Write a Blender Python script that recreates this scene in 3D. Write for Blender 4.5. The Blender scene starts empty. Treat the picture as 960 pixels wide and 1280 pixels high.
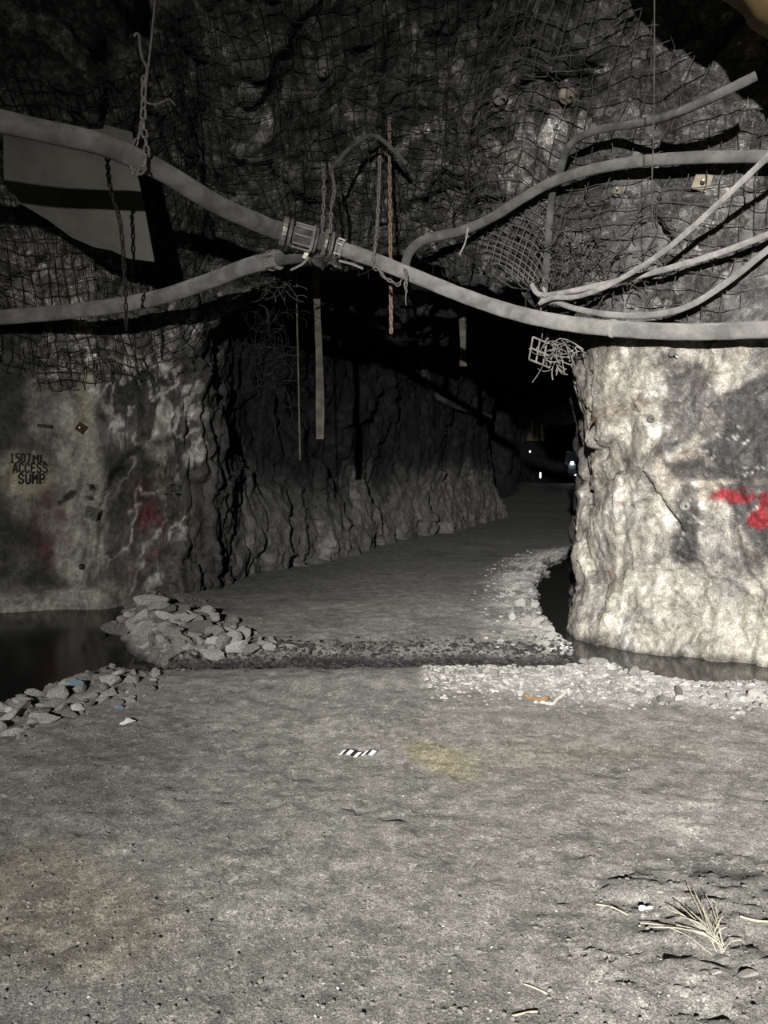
import bpy, bmesh, math, random
import numpy as np
from mathutils import Vector, Matrix, Quaternion
from mathutils.bvhtree import BVHTree

random.seed(7)
rng = np.random.default_rng(11)
scene = bpy.context.scene
C = scene.collection

# ------------------------------------------------------------------ camera
FPX = 960.0
CAMZ = 1.6
PITCH = math.atan(50 / 960)
cd = bpy.data.cameras.new('camera')
cam = bpy.data.objects.new('camera', cd)
C.objects.link(cam)
cam.location = (0, 0, CAMZ)
cam.rotation_euler = (math.pi / 2 - PITCH, 0, 0)
cd.sensor_width = 36
cd.lens = 27
cd.clip_start = 0.05
cd.clip_end = 300
scene.camera = cam

# ------------------------------------------------------------------ world, lights, exposure
w = bpy.data.worlds.new('world')
scene.world = w
w.use_nodes = True
w.node_tree.nodes['Background'].inputs[0].default_value = (0.45, 0.6, 1.0, 1)
w.node_tree.nodes['Background'].inputs[1].default_value = 0.004
vs = scene.view_settings
vs.view_transform = 'Standard'
vs.look = 'None'
vs.exposure = 0.0
vs.gamma = 1.0
vs.use_curve_mapping = False


def spot(name, loc, target, power, angle, blend, color, radius):
    l = bpy.data.lights.new(name, 'SPOT')
    l.energy = power
    l.spot_size = math.radians(angle)
    l.spot_blend = blend
    l.color = color
    l.shadow_soft_size = radius
    o = bpy.data.objects.new(name, l)
    C.objects.link(o)
    o.location = loc
    o.rotation_euler = (Vector(target) - Vector(loc)).to_track_quat('-Z', 'Y').to_euler()
    return o


LAMP = (-1.5, -6.6, 3.5)
spot('machine_headlight_beam', LAMP, (3.4, 6.6, 1.15), 9300, 46, 1.0, (1.0, 0.975, 0.94), 0.07)
spot('machine_headlight_spill', LAMP, (0.7, 5.4, -0.1), 5600, 72, 1.0, (1.0, 0.985, 0.95), 0.07)

# ------------------------------------------------------------------ projection helpers (authoring only)
FWD = Vector((0, math.cos(PITCH), -math.sin(PITCH)))
UP = Vector((0, math.sin(PITCH), math.cos(PITCH)))


def ray(px, py):
    return FWD + Vector((1, 0, 0)) * ((px - 480) / FPX) + UP * ((640 - py) / FPX)


def P(px, py, Y):
    d = ray(px, py)
    return Vector((0, 0, CAMZ)) + d * (Y / d.y)


def G(px, py, z=0.0):
    d = ray(px, py)
    return Vector((0, 0, CAMZ)) + d * ((z - CAMZ) / d.z)


def proj(co):
    """world points (n,3) -> photo pixels"""
    x = co[..., 0]
    y = co[..., 1]
    z = co[..., 2] - CAMZ
    f = y * FWD.y + z * FWD.z
    u = y * UP.y + z * UP.z
    f = np.where(f < 0.05, 0.05, f)
    return 480 + FPX * x / f, 640 - FPX * u / f


# ------------------------------------------------------------------ noise
def _h(ix, iy, iz, seed):
    n = (ix.astype(np.int64) * 374761393 + iy.astype(np.int64) * 668265263 + iz.astype(np.int64) * 2147483647 + seed * 974711) & 0xFFFFFFFF
    n = ((n ^ (n >> 13)) * 1274126177) & 0xFFFFFFFF
    n = ((n ^ (n >> 16)) * 2246822519) & 0xFFFFFFFF
    n = n ^ (n >> 15)
    return (n & 0xFFFFFF) / float(0xFFFFFF)


def vnoise(x, y, z=0.0, seed=0):
    x = np.asarray(x, float)
    y = np.asarray(y, float)
    x, y, z = np.broadcast_arrays(x, y, np.asarray(z, float))
    ix, iy, iz = np.floor(x), np.floor(y), np.floor(z)
    fx, fy, fz = x - ix, y - iy, z - iz
    fx = fx * fx * (3 - 2 * fx)
    fy = fy * fy * (3 - 2 * fy)
    fz = fz * fz * (3 - 2 * fz)
    r = 0
    for a in (0, 1):
        for b in (0, 1):
            for c in (0, 1):
                wgt = (fx if a else 1 - fx) * (fy if b else 1 - fy) * (fz if c else 1 - fz)
                r = r + wgt * _h(ix + a, iy + b, iz + c, seed)
    return r * 2 - 1


def fbm(x, y, z=0.0, octv=4, seed=0, gain=0.5):
    r = 0
    a = 1.0
    f = 1.0
    for k in range(octv):
        r = r + a * vnoise(np.asarray(x) * f, np.asarray(y) * f, np.asarray(z) * f, seed + k * 17)
        a *= gain
        f *= 2.03
    return r


def facet(u, v, seed=0, tilt=1.0):
    """broken-rock facets: tilted planes of jittered cells; returns height, edge distance, cell random"""
    u = np.asarray(u, float)
    v = np.asarray(v, float)
    u, v = np.broadcast_arrays(u, v)
    iu, iv = np.floor(u), np.floor(v)
    d1 = np.full(u.shape, 9.0)
    d2 = np.full(u.shape, 9.0)
    hh = np.zeros(u.shape)
    rr = np.zeros(u.shape)
    z0 = np.zeros(u.shape)
    for a in (-1, 0, 1):
        for b in (-1, 0, 1):
            cu, cv = iu + a, iv + b
            jx = cu + 0.1 + 0.8 * _h(cu, cv, z0, seed)
            jy = cv + 0.1 + 0.8 * _h(cu, cv, z0, seed + 1)
            d = np.hypot(u - jx, v - jy)
            gx = (_h(cu, cv, z0, seed + 2) * 2 - 1) * tilt
            gy = (_h(cu, cv, z0, seed + 3) * 2 - 1) * tilt
            of = _h(cu, cv, z0, seed + 4) * 2 - 1
            h = of + gx * (u - jx) + gy * (v - jy)
            near = d < d1
            d2 = np.where(near, d1, np.minimum(d2, d))
            hh = np.where(near, h, hh)
            rr = np.where(near, of, rr)
            d1 = np.where(near, d, d1)
    return hh, d2 - d1, rr


def sstep(a, b, x):
    t = np.clip((x - a) / (b - a), 0, 1)
    return t * t * (3 - 2 * t)


def interp(x, pts):
    return np.interp(x, [p[0] for p in pts], [p[1] for p in pts])


def lerp3(c, col, m):
    return c * (1 - m[..., None]) + np.array(col) * m[..., None]


# ------------------------------------------------------------------ object helpers
def tag(o, label=None, cat=None, group=None, kind=None):
    if label:
        o['label'] = label
    if cat:
        o['category'] = cat
    if group:
        o['group'] = group
    if kind:
        o['kind'] = kind
    return o


def link(o, parent=None):
    C.objects.link(o)
    if parent is not None:
        o.parent = parent
    return o


def mesh_obj(name, me, m=None, parent=None):
    o = bpy.data.objects.new(name, me)
    if m is not None and not me.materials:
        me.materials.append(m)
    return link(o, parent)


def empty(name, loc=(0, 0, 0)):
    o = bpy.data.objects.new(name, None)
    o.location = loc
    o.empty_display_size = 0.1
    return link(o)


def np_mesh(name, co, faces, smooth=True, col=None):
    """co (n,3); faces (m,k) int array of quads or tris"""
    me = bpy.data.meshes.new(name)
    co = np.asarray(co, np.float32)
    faces = np.asarray(faces, np.int32)
    k = faces.shape[1]
    me.vertices.add(len(co))
    me.vertices.foreach_set('co', co.ravel())
    me.loops.add(faces.size)
    me.loops.foreach_set('vertex_index', faces.ravel())
    me.polygons.add(len(faces))
    me.polygons.foreach_set('loop_start', np.arange(len(faces), dtype=np.int32) * k)
    me.polygons.foreach_set('loop_total', np.full(len(faces), k, np.int32))
    me.update(calc_edges=True)
    if smooth:
        me.polygons.foreach_set('use_smooth', np.ones(len(faces), bool))
    if col is not None:
        at = me.color_attributes.new('tint', 'FLOAT_COLOR', 'POINT')
        c4 = np.ones((len(co), 4), np.float32)
        c4[:, :3] = col.reshape(-1, 3)
        at.data.foreach_set('color', c4.ravel())
    return me


def grid_faces(nr, nc):
    i = np.arange(nr - 1)[:, None] * nc + np.arange(nc - 1)[None, :]
    i = i.ravel()
    return np.stack([i, i + 1, i + nc + 1, i + nc], 1)


def grid_normals(p):
    du = np.gradient(p, axis=1)
    dv = np.gradient(p, axis=0)
    n = np.cross(du, dv)
    l = np.linalg.norm(n, axis=-1, keepdims=True)
    return n / np.maximum(l, 1e-9)


def catmull(pts, step=0.05):
    pts = [Vector(p) for p in pts]
    out = []
    n = len(pts)
    for i in range(n - 1):
        p0 = pts[max(i - 1, 0)]
        p1 = pts[i]
        p2 = pts[i + 1]
        p3 = pts[min(i + 2, n - 1)]
        k = max(2, int((p2 - p1).length / step))
        for j in range(k):
            t = j / k
            out.append(0.5 * ((2 * p1) + (p2 - p0) * t + (2 * p0 - 5 * p1 + 4 * p2 - p3) * t * t + (3 * p1 - p0 - 3 * p2 + p3) * t ** 3))
    out.append(pts[-1])
    return out


def tube_arrays(pts, r, sides=12, caps=True):
    """sweep a ring along points (parallel transport). r: float or list"""
    n = len(pts)
    rs = r if isinstance(r, (list, tuple)) else [r] * n
    tang = []
    for i in range(n):
        a = pts[max(i - 1, 0)]
        b = pts[min(i + 1, n - 1)]
        t = (b - a)
        tang.append(t.normalized() if t.length > 1e-9 else Vector((0, 0, 1)))
    nrm = tang[0].orthogonal().normalized()
    co = []
    for i in range(n):
        if i:
            q = tang[i - 1].rotation_difference(tang[i])
            nrm = (q @ nrm)
            nrm = (nrm - tang[i] * nrm.dot(tang[i])).normalized()
        b = tang[i].cross(nrm)
        for k in range(sides):
            a = 2 * math.pi * k / sides
            co.append(pts[i] + (nrm * math.cos(a) + b * math.sin(a)) * rs[i])
    f = []
    for i in range(n - 1):
        for k in range(sides):
            k2 = (k + 1) % sides
            f.append((i * sides + k, i * sides + k2, (i + 1) * sides + k2, (i + 1) * sides + k))
    if caps:
        f.append(tuple(range(sides))[::-1])
        f.append(tuple(range((n - 1) * sides, n * sides)))
    return co, f


def merge(parts):
    co, fa = [], []
    for c, f in parts:
        o = len(co)
        co += list(c)
        fa += [tuple(i + o for i in q) for q in f]
    return co, fa


def pyobj(name, parts, m, parent=None, smooth=True, origin=None):
    co, fa = merge(parts) if isinstance(parts, list) else parts
    me = bpy.data.meshes.new(name)
    if origin is not None:
        og = Vector(origin)
        co = [Vector(c) - og for c in co]
    me.from_pydata([tuple(c) for c in co], [], fa)
    if smooth:
        me.polygons.foreach_set('use_smooth', np.ones(len(fa), bool))
    o = mesh_obj(name, me, m, parent)
    if origin is not None:
        o.location = origin
    return o


def box_arr(c, half, rot=None, taper=1.0):
    c = Vector(c)
    co = []
    for sx in (-1, 1):
        for sy in (-1, 1):
            for sz in (-1, 1):
                t = taper if sz > 0 else 1.0
                v = Vector((sx * half[0] * t, sy * half[1] * t, sz * half[2]))
                if rot is not None:
                    v = rot @ v
                co.append(c + v)
    f = [(0, 1, 3, 2), (4, 6, 7, 5), (0, 4, 5, 1), (2, 3, 7, 6), (0, 2, 6, 4), (1, 5, 7, 3)]
    return co, f


def lathe_arr(profile, origin, axis, sides=20):
    """profile [(r, h)] along axis"""
    axis = Vector(axis).normalized()
    u = axis.orthogonal().normalized()
    v = axis.cross(u)
    co, f = [], []
    for r, h in profile:
        for k in range(sides):
            a = 2 * math.pi * k / sides
            co.append(Vector(origin) + axis * h + (u * math.cos(a) + v * math.sin(a)) * r)
    n = len(profile)
    for i in range(n - 1):
        for k in range(sides):
            k2 = (k + 1) % sides
            f.append((i * sides + k, i * sides + k2, (i + 1) * sides + k2, (i + 1) * sides + k))
    f.append(tuple(range(sides))[::-1])
    f.append(tuple(range((n - 1) * sides, n * sides)))
    return co, f


# ------------------------------------------------------------------ materials
class NT:
    def __init__(self, name):
        self.m = bpy.data.materials.new(name)
        self.m.use_nodes = True
        self.t = self.m.node_tree
        self.b = self.t.nodes['Principled BSDF']

    def n(self, kind, **kw):
        nd = self.t.nodes.new(kind)
        for k, v in kw.items():
            if k.startswith('i_'):
                key = k[2:]
                nd.inputs[int(key) if key.isdigit() else key.replace('_', ' ')].default_value = v
            else:
                setattr(nd, k, v)
        return nd

    def l(self, a, b):
        self.t.links.new(a, b)


def ramp(nt, src, stops):
    r = nt.n('ShaderNodeValToRGB')
    el = r.color_ramp.elements
    while len(el) < len(stops):
        el.new(0.5)
    for e, (p, c) in zip(el, stops):
        e.position = p
        e.color = (c, c, c, 1) if not isinstance(c, tuple) else (*c, 1)
    nt.l(src, r.inputs[0])
    return r.outputs[0]


def mul(nt, a, b, fac=1.0, mode='MULTIPLY'):
    m = nt.n('ShaderNodeMix', data_type='RGBA', blend_type=mode)
    m.inputs[0].default_value = fac
    nt.l(a, m.inputs[6])
    nt.l(b, m.inputs[7])
    return m.outputs[2]


def rock_mat(name, rough=0.85, fine=22, bump=0.6, dist=0.03, contrast=0.45, crack=0.0, speck=0.0, flake=0.0, frag=0.0, grain=0.0, fragmul=(0.35, 1.1, 2.7)):
    nt = NT(name)
    at = nt.n('ShaderNodeAttribute', attribute_name='tint')
    tc = nt.n('ShaderNodeTexCoord')
    n1 = nt.n('ShaderNodeTexNoise', i_Scale=fine * 0.22, i_Detail=8, i_Roughness=0.66, i_Distortion=0.5)
    n2 = nt.n('ShaderNodeTexNoise', i_Scale=fine, i_Detail=7, i_Roughness=0.72)
    vo = nt.n('ShaderNodeTexVoronoi', feature='DISTANCE_TO_EDGE', i_Scale=fine * 0.4)
    for x in (n1, n2, vo):
        nt.l(tc.outputs['Object'], x.inputs['Vector'])
    lo = 1 - contrast
    c1 = ramp(nt, n1.outputs[0], [(0.30, lo), (0.7, 1 + contrast * 0.9)])
    c2 = ramp(nt, n2.outputs[0], [(0.30, lo + 0.1), (0.7, 1 + contrast * 0.8)])
    col = mul(nt, mul(nt, at.outputs['Color'], c1), c2)
    if speck:
        vs_ = nt.n('ShaderNodeTexVoronoi', i_Scale=fine * 2.2)
        nt.l(tc.outputs['Object'], vs_.inputs['Vector'])
        sp = ramp(nt, vs_.outputs['Distance'], [(0.05, 1.0 + speck), (0.22, 1.0)])
        col = mul(nt, col, sp)
    if frag:
        for sc_, am in ((fine * k_, 0.9) for k_ in fragmul):
            dn = nt.n('ShaderNodeTexNoise', i_Scale=sc_ * 0.7, i_Detail=3)
            nt.l(tc.outputs['Object'], dn.inputs['Vector'])
            mx = nt.n('ShaderNodeMix', data_type='RGBA')
            mx.inputs[0].default_value = 0.12
            nt.l(tc.outputs['Object'], mx.inputs[6])
            nt.l(dn.outputs[1], mx.inputs[7])
            vf = nt.n('ShaderNodeTexVoronoi', i_Scale=sc_)
            nt.l(mx.outputs[2], vf.inputs['Vector'])
            fr_ = ramp(nt, vf.outputs['Color'], [(0.15, 1 - 0.55 * frag * am), (0.55, 1.0), (0.78, 1 + 0.3 * frag * am), (0.9, 1 + 1.6 * frag * am)])
            col = mul(nt, col, fr_)
    if grain:
        ng = nt.n('ShaderNodeTexNoise', i_Scale=fine * 4.5, i_Detail=5, i_Roughness=0.75)
        nt.l(tc.outputs['Object'], ng.inputs['Vector'])
        col = mul(nt, col, ramp(nt, ng.outputs[0], [(0.32, 1 - grain), (0.52, 1.0), (0.7, 1 + grain * 1.1)]))
    if flake:
        nf = nt.n('ShaderNodeTexNoise', i_Scale=fine * 0.16, i_Detail=12, i_Roughness=0.72, i_Distortion=1.6)
        mp = nt.n('ShaderNodeMapping')
        mp.inputs['Rotation'].default_value = (0.2, 0.5, 0.1)
        mp.inputs['Scale'].default_value = (1.0, 1.0, 0.6)
        nt.l(tc.outputs['Object'], mp.inputs['Vector'])
        nt.l(mp.outputs[0], nf.inputs['Vector'])
        fl = ramp(nt, nf.outputs[0], [(0.40, 1 - flake * 0.75), (0.46, 1.0 - flake * 0.3), (0.53, 1.0), (0.58, 1.0 + flake * 0.35)])
        col = mul(nt, col, fl)
    nt.l(col, nt.b.inputs['Base Color'])
    nt.b.inputs['Roughness'].default_value = rough
    nt.b.inputs['Diffuse Roughness'].default_value = 1.0
    nt.b.inputs['Specular IOR Level'].default_value = 0.2
    add = nt.n('ShaderNodeMath', operation='MULTIPLY_ADD')
    nt.l(n1.outputs[0], add.inputs[0])
    add.inputs[1].default_value = 1.6
    nt.l(n2.outputs[0], add.inputs[2])
    h = add.outputs[0]
    if grain:
        ag = nt.n('ShaderNodeMath', operation='MULTIPLY_ADD')
        nt.l(ng.outputs[0], ag.inputs[0])
        ag.inputs[1].default_value = 0.5
        nt.l(h, ag.inputs[2])
        h = ag.outputs[0]
    if crack:
        ck = ramp(nt, vo.outputs['Distance'], [(0.0, 0.0), (0.12, 1.0)])
        a2 = nt.n('ShaderNodeMath', operation='MULTIPLY_ADD')
        nt.l(ck, a2.inputs[0])
        a2.inputs[1].default_value = crack
        nt.l(h, a2.inputs[2])
        h = a2.outputs[0]
    bp = nt.n('ShaderNodeBump', i_Strength=bump, i_Distance=dist)
    nt.l(h, bp.inputs['Height'])
    nt.l(bp.outputs[0], nt.b.inputs['Normal'])
    return nt.m


def plain(name, col, rough=0.6, metal=0.0, var=0.3, scale=12, bump=0.15, dist=0.01, col2=None, spec=0.4, lo=0.4, hi=0.65):
    nt = NT(name)
    tc = nt.n('ShaderNodeTexCoord')
    n = nt.n('ShaderNodeTexNoise', i_Scale=scale, i_Detail=6, i_Roughness=0.65)
    nt.l(tc.outputs['Object'], n.inputs['Vector'])
    c2 = col2 if col2 else tuple(c * (1 - var) for c in col)
    r = ramp(nt, n.outputs[0], [(lo, c2), (hi, col)])
    nt.l(r, nt.b.inputs['Base Color'])
    nt.b.inputs['Roughness'].default_value = rough
    nt.b.inputs['Metallic'].default_value = metal
    nt.b.inputs['Diffuse Roughness'].default_value = 0.8
    nt.b.inputs['Specular IOR Level'].default_value = spec
    bp = nt.n('ShaderNodeBump', i_Strength=bump, i_Distance=dist)
    nt.l(n.outputs[0], bp.inputs['Height'])
    nt.l(bp.outputs[0], nt.b.inputs['Normal'])
    return nt.m


def vary(m, lo=0.55, hi=1.5):
    """every object that uses the material gets its own brightness"""
    t = m.node_tree
    b = t.nodes['Principled BSDF']
    src = b.inputs['Base Color'].links[0].from_socket
    oi = t.nodes.new('ShaderNodeObjectInfo')
    mr = t.nodes.new('ShaderNodeMapRange')
    mr.inputs['To Min'].default_value = lo
    mr.inputs['To Max'].default_value = hi
    t.links.new(oi.outputs['Random'], mr.inputs['Value'])
    mx = t.nodes.new('ShaderNodeMix')
    mx.data_type = 'RGBA'
    mx.blend_type = 'MULTIPLY'
    mx.inputs[0].default_value = 1.0
    t.links.new(src, mx.inputs[6])
    t.links.new(mr.outputs[0], mx.inputs[7])
    t.links.new(mx.outputs[2], b.inputs['Base Color'])
    return m


def emit(name, col, strength):
    nt = NT(name)
    nt.b.inputs['Base Color'].default_value = (*col, 1)
    nt.b.inputs['Emission Color'].default_value = (*col, 1)
    nt.b.inputs['Emission Strength'].default_value = strength
    return nt.m


M = {}
M['rock_left'] = rock_mat('rock_left_wall', fine=16, bump=0.9, dist=0.07, contrast=0.5, flake=0.35, frag=0.15, grain=0.25)
M['rock_right'] = rock_mat('whitewashed_rock', fine=20, bump=1.0, dist=0.08, contrast=0.34, flake=0.62, frag=0.28, grain=0.38)
M['rock_roof'] = rock_mat('dark_roof_rock', fine=15, bump=1.0, dist=0.10, contrast=0.6, speck=1.3, frag=0.85, grain=0.35)
M['ground'] = rock_mat('compacted_gravel', fine=34, bump=0.7, dist=0.014, contrast=0.42, speck=0.5, rough=0.8, frag=0.40, grain=0.8, flake=0.12, fragmul=(1.3, 2.8))
M['stone'] = plain('rubble_stone', (0.36, 0.34, 0.31), rough=0.85, col2=(0.15, 0.145, 0.14), scale=7, bump=0.5, dist=0.02)
M['stone_pale'] = plain('pale_rubble_stone', (0.60, 0.585, 0.545), rough=0.85, col2=(0.25, 0.245, 0.23), scale=9, bump=0.5, dist=0.02)
vary(M['stone'])
vary(M['stone_pale'], 0.6, 1.3)
M['pebble'] = plain('pebble', (0.26, 0.25, 0.225), rough=0.85, col2=(0.12, 0.117, 0.11), scale=14, bump=0.4, dist=0.01)
M['pebble_pale'] = plain('pale_pebble', (0.62, 0.60, 0.56), rough=0.85, col2=(0.22, 0.215, 0.2), scale=16, bump=0.4, dist=0.01)
M['pipe'] = plain('dusty_grey_pipe', (0.20, 0.195, 0.18), rough=0.7, col2=(0.10, 0.098, 0.091), scale=5, bump=0.25)
M['pipe_pale'] = plain('dusty_pale_pipe', (0.34, 0.33, 0.31), rough=0.7, col2=(0.17, 0.165, 0.155), scale=5, bump=0.25)
M['hose_dark'] = plain('dark_dusty_hose', (0.15, 0.147, 0.14), rough=0.75, col2=(0.06, 0.06, 0.058), scale=6, bump=0.3)
M['cable'] = plain('dusty_cable', (0.40, 0.385, 0.36), rough=0.7, col2=(0.22, 0.21, 0.2), scale=8, bump=0.2)
M['steel'] = plain('worn_steel', (0.55, 0.52, 0.46), rough=0.45, metal=0.6, col2=(0.2, 0.18, 0.15), scale=20, bump=0.2)
M['rust_chain'] = plain('rusty_chain', (0.40, 0.29, 0.23), rough=0.65, metal=0.3, col2=(0.22, 0.14, 0.10), scale=18)
M['grey_chain'] = plain('dull_grey_chain', (0.30, 0.28, 0.25), rough=0.6, metal=0.4, col2=(0.15, 0.14, 0.13), scale=18)
M['dark_chain'] = plain('dark_chain', (0.05, 0.047, 0.045), rough=0.7, metal=0.3, scale=18)
M['wire'] = plain('dusty_mesh_wire', (0.13, 0.125, 0.115), rough=0.7, metal=0.3, col2=(0.06, 0.055, 0.05), scale=8)
M['wire_dark'] = plain('dark_mesh_wire', (0.045, 0.043, 0.04), rough=0.75, metal=0.2, col2=(0.02, 0.019, 0.018), scale=8)
M['wire_mid'] = plain('grey_mesh_wire', (0.2, 0.19, 0.175), rough=0.7, metal=0.2, col2=(0.11, 0.105, 0.1), scale=8)
M['wire_pale'] = plain('pale_dusty_wire', (0.36, 0.345, 0.31), rough=0.7, metal=0.1, col2=(0.16, 0.15, 0.14), scale=8)
M['sheet'] = plain('dull_olive_sheet', (0.19, 0.185, 0.155), rough=0.7, col2=(0.13, 0.127, 0.11), scale=2.5, bump=0.1)
M['wood'] = plain('weathered_timber', (0.17, 0.158, 0.125), rough=0.85, col2=(0.07, 0.066, 0.052), scale=6, bump=0.3)
M['plate'] = plain('bolt_plate', (0.26, 0.225, 0.165), rough=0.6, metal=0.4, col2=(0.2, 0.17, 0.13), scale=14)
M['plate_rust'] = plain('rusty_bolt_plate', (0.10, 0.06, 0.035), rough=0.8, metal=0.2, col2=(0.05, 0.03, 0.02), scale=14)
M['paint_black'] = plain('black_stencil_paint', (0.012, 0.012, 0.012), rough=0.7, var=0.3, scale=20)
M['duct'] = plain('yellow_duct_fabric', (0.20, 0.145, 0.06), rough=0.75, col2=(0.14, 0.10, 0.042), scale=3, bump=0.2)
M['straw'] = plain('dry_straw', (0.48, 0.44, 0.35), rough=0.8, var=0.3, scale=25)
M['tape_white'] = plain('white_tape', (0.75, 0.74, 0.7), rough=0.5, var=0.1, scale=20)
M['tape_black'] = plain('black_tape', (0.02, 0.02, 0.02), rough=0.5, var=0.1, scale=20)
M['white_stone'] = plain('white_quartz', (0.8, 0.79, 0.75), rough=0.7, var=0.15, scale=10)
M['blue_plastic'] = plain('blue_plastic', (0.20, 0.27, 0.36), rough=0.4, var=0.3, scale=12)
M['white_plastic'] = plain('white_plastic', (0.7, 0.68, 0.64), rough=0.5, var=0.2, scale=12)
M['orange_stick'] = plain('orange_brown_bark', (0.36, 0.22, 0.11), rough=0.85, var=0.4, scale=20)
M['pale_stick'] = plain('pale_stick', (0.55, 0.54, 0.49), rough=0.85, var=0.3, scale=20)
M['curtain'] = plain('tan_brattice_cloth', (0.34, 0.29, 0.18), rough=0.9, var=0.3, scale=4)
M['body'] = plain('white_vehicle_paint', (0.10, 0.105, 0.11), rough=0.4, var=0.1, scale=4)
M['rubber'] = plain('black_rubber', (0.02, 0.02, 0.02), rough=0.8, var=0.2, scale=8)
M['glass'] = plain('dark_windscreen', (0.03, 0.035, 0.04), rough=0.1, var=0.1, scale=3, bump=0)
M['headlight'] = emit('lit_headlight', (0.8, 0.88, 1.0), 60)
M['small_glow'] = emit('pale_glow', (0.9, 0.92, 1.0), 3.0)

wt = NT('murky_water')
tcw = wt.n('ShaderNodeTexCoord')
nw = wt.n('ShaderNodeTexNoise', i_Scale=1.2, i_Detail=2)
wt.l(tcw.outputs['Object'], nw.inputs['Vector'])
bw = wt.n('ShaderNodeBump', i_Strength=0.03, i_Distance=0.02)
wt.l(nw.outputs[0], bw.inputs['Height'])
wt.l(bw.outputs[0], wt.b.inputs['Normal'])
wt.b.inputs['Base Color'].default_value = (0.06, 0.06, 0.056, 1)
wt.b.inputs['Roughness'].default_value = 0.06
wt.b.inputs['IOR'].default_value = 1.33
M['water'] = wt.m
M['water_dark'] = wt.m.copy()
M['water_dark'].name = 'black_stagnant_water'
wb = M['water_dark'].node_tree.nodes['Principled BSDF']
wb.inputs['Base Color'].default_value = (0.008, 0.008, 0.008, 1)
wb.inputs['Roughness'].default_value = 0.12
wb.inputs['Specular IOR Level'].default_value = 0.25

# ------------------------------------------------------------------ setting: walls
WATER_Z = -0.2
DITCH_Z = -0.07


def chaikin(pts, k=2):
    for _ in range(k):
        out = [pts[0]]
        for a, b in zip(pts[:-1], pts[1:]):
            out.append((a[0] * .75 + b[0] * .25, a[1] * .75 + b[1] * .25))
            out.append((a[0] * .25 + b[0] * .75, a[1] * .25 + b[1] * .75))
        out.append(pts[-1])
        pts = out
    return pts


class Plan:
    """a smoothed plan curve with arc length"""

    def __init__(self, pts, k=2):
        self.p = np.array(chaikin(pts, k))
        d = np.hypot(*np.diff(self.p, axis=0).T)
        self.s = np.concatenate([[0], np.cumsum(d)])

    def at(self, s):
        return np.stack([np.interp(s, self.s, self.p[:, 0]), np.interp(s, self.s, self.p[:, 1])], -1)

    def normal(self, s, side, e=0.25):
        t = self.at(s + e) - self.at(s - e)
        t /= np.linalg.norm(t, axis=-1, keepdims=True)
        return np.stack([-t[..., 1], t[..., 0]], -1) * side

    def s_of_x(self, x, upto):
        m = self.s <= upto
        return np.interp(x, self.p[m, 0], self.s[m])


PLL = Plan([(-11, 8.7), (-6.5, 9.5), (-4.9, 9.85), (-3.3, 10.35), (-2.62, 10.2), (-2.35, 11.0), (-2.2, 12.4), (0.3, 18.2), (3.6, 25.8), (3.9, 27.2), (1.5, 29.5), (-3, 31)])
S_CORN_L = PLL.s[np.argmin(np.hypot(PLL.p[:, 0] + 2.6, PLL.p[:, 1] - 10.2))]
PLR = Plan([(10, 3.9), (5.4, 5.75), (3.45, 6.62), (2.75, 6.95), (2.3, 7.35), (2.14, 7.9), (2.42, 9.2), (2.9, 11), (4.1, 15), (8.5, 27), (15, 43), (17, 52)])
S_CORN_R = PLR.s[np.argmin(np.hypot(PLR.p[:, 0] - 2.25, PLR.p[:, 1] - 7.5))]


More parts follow.
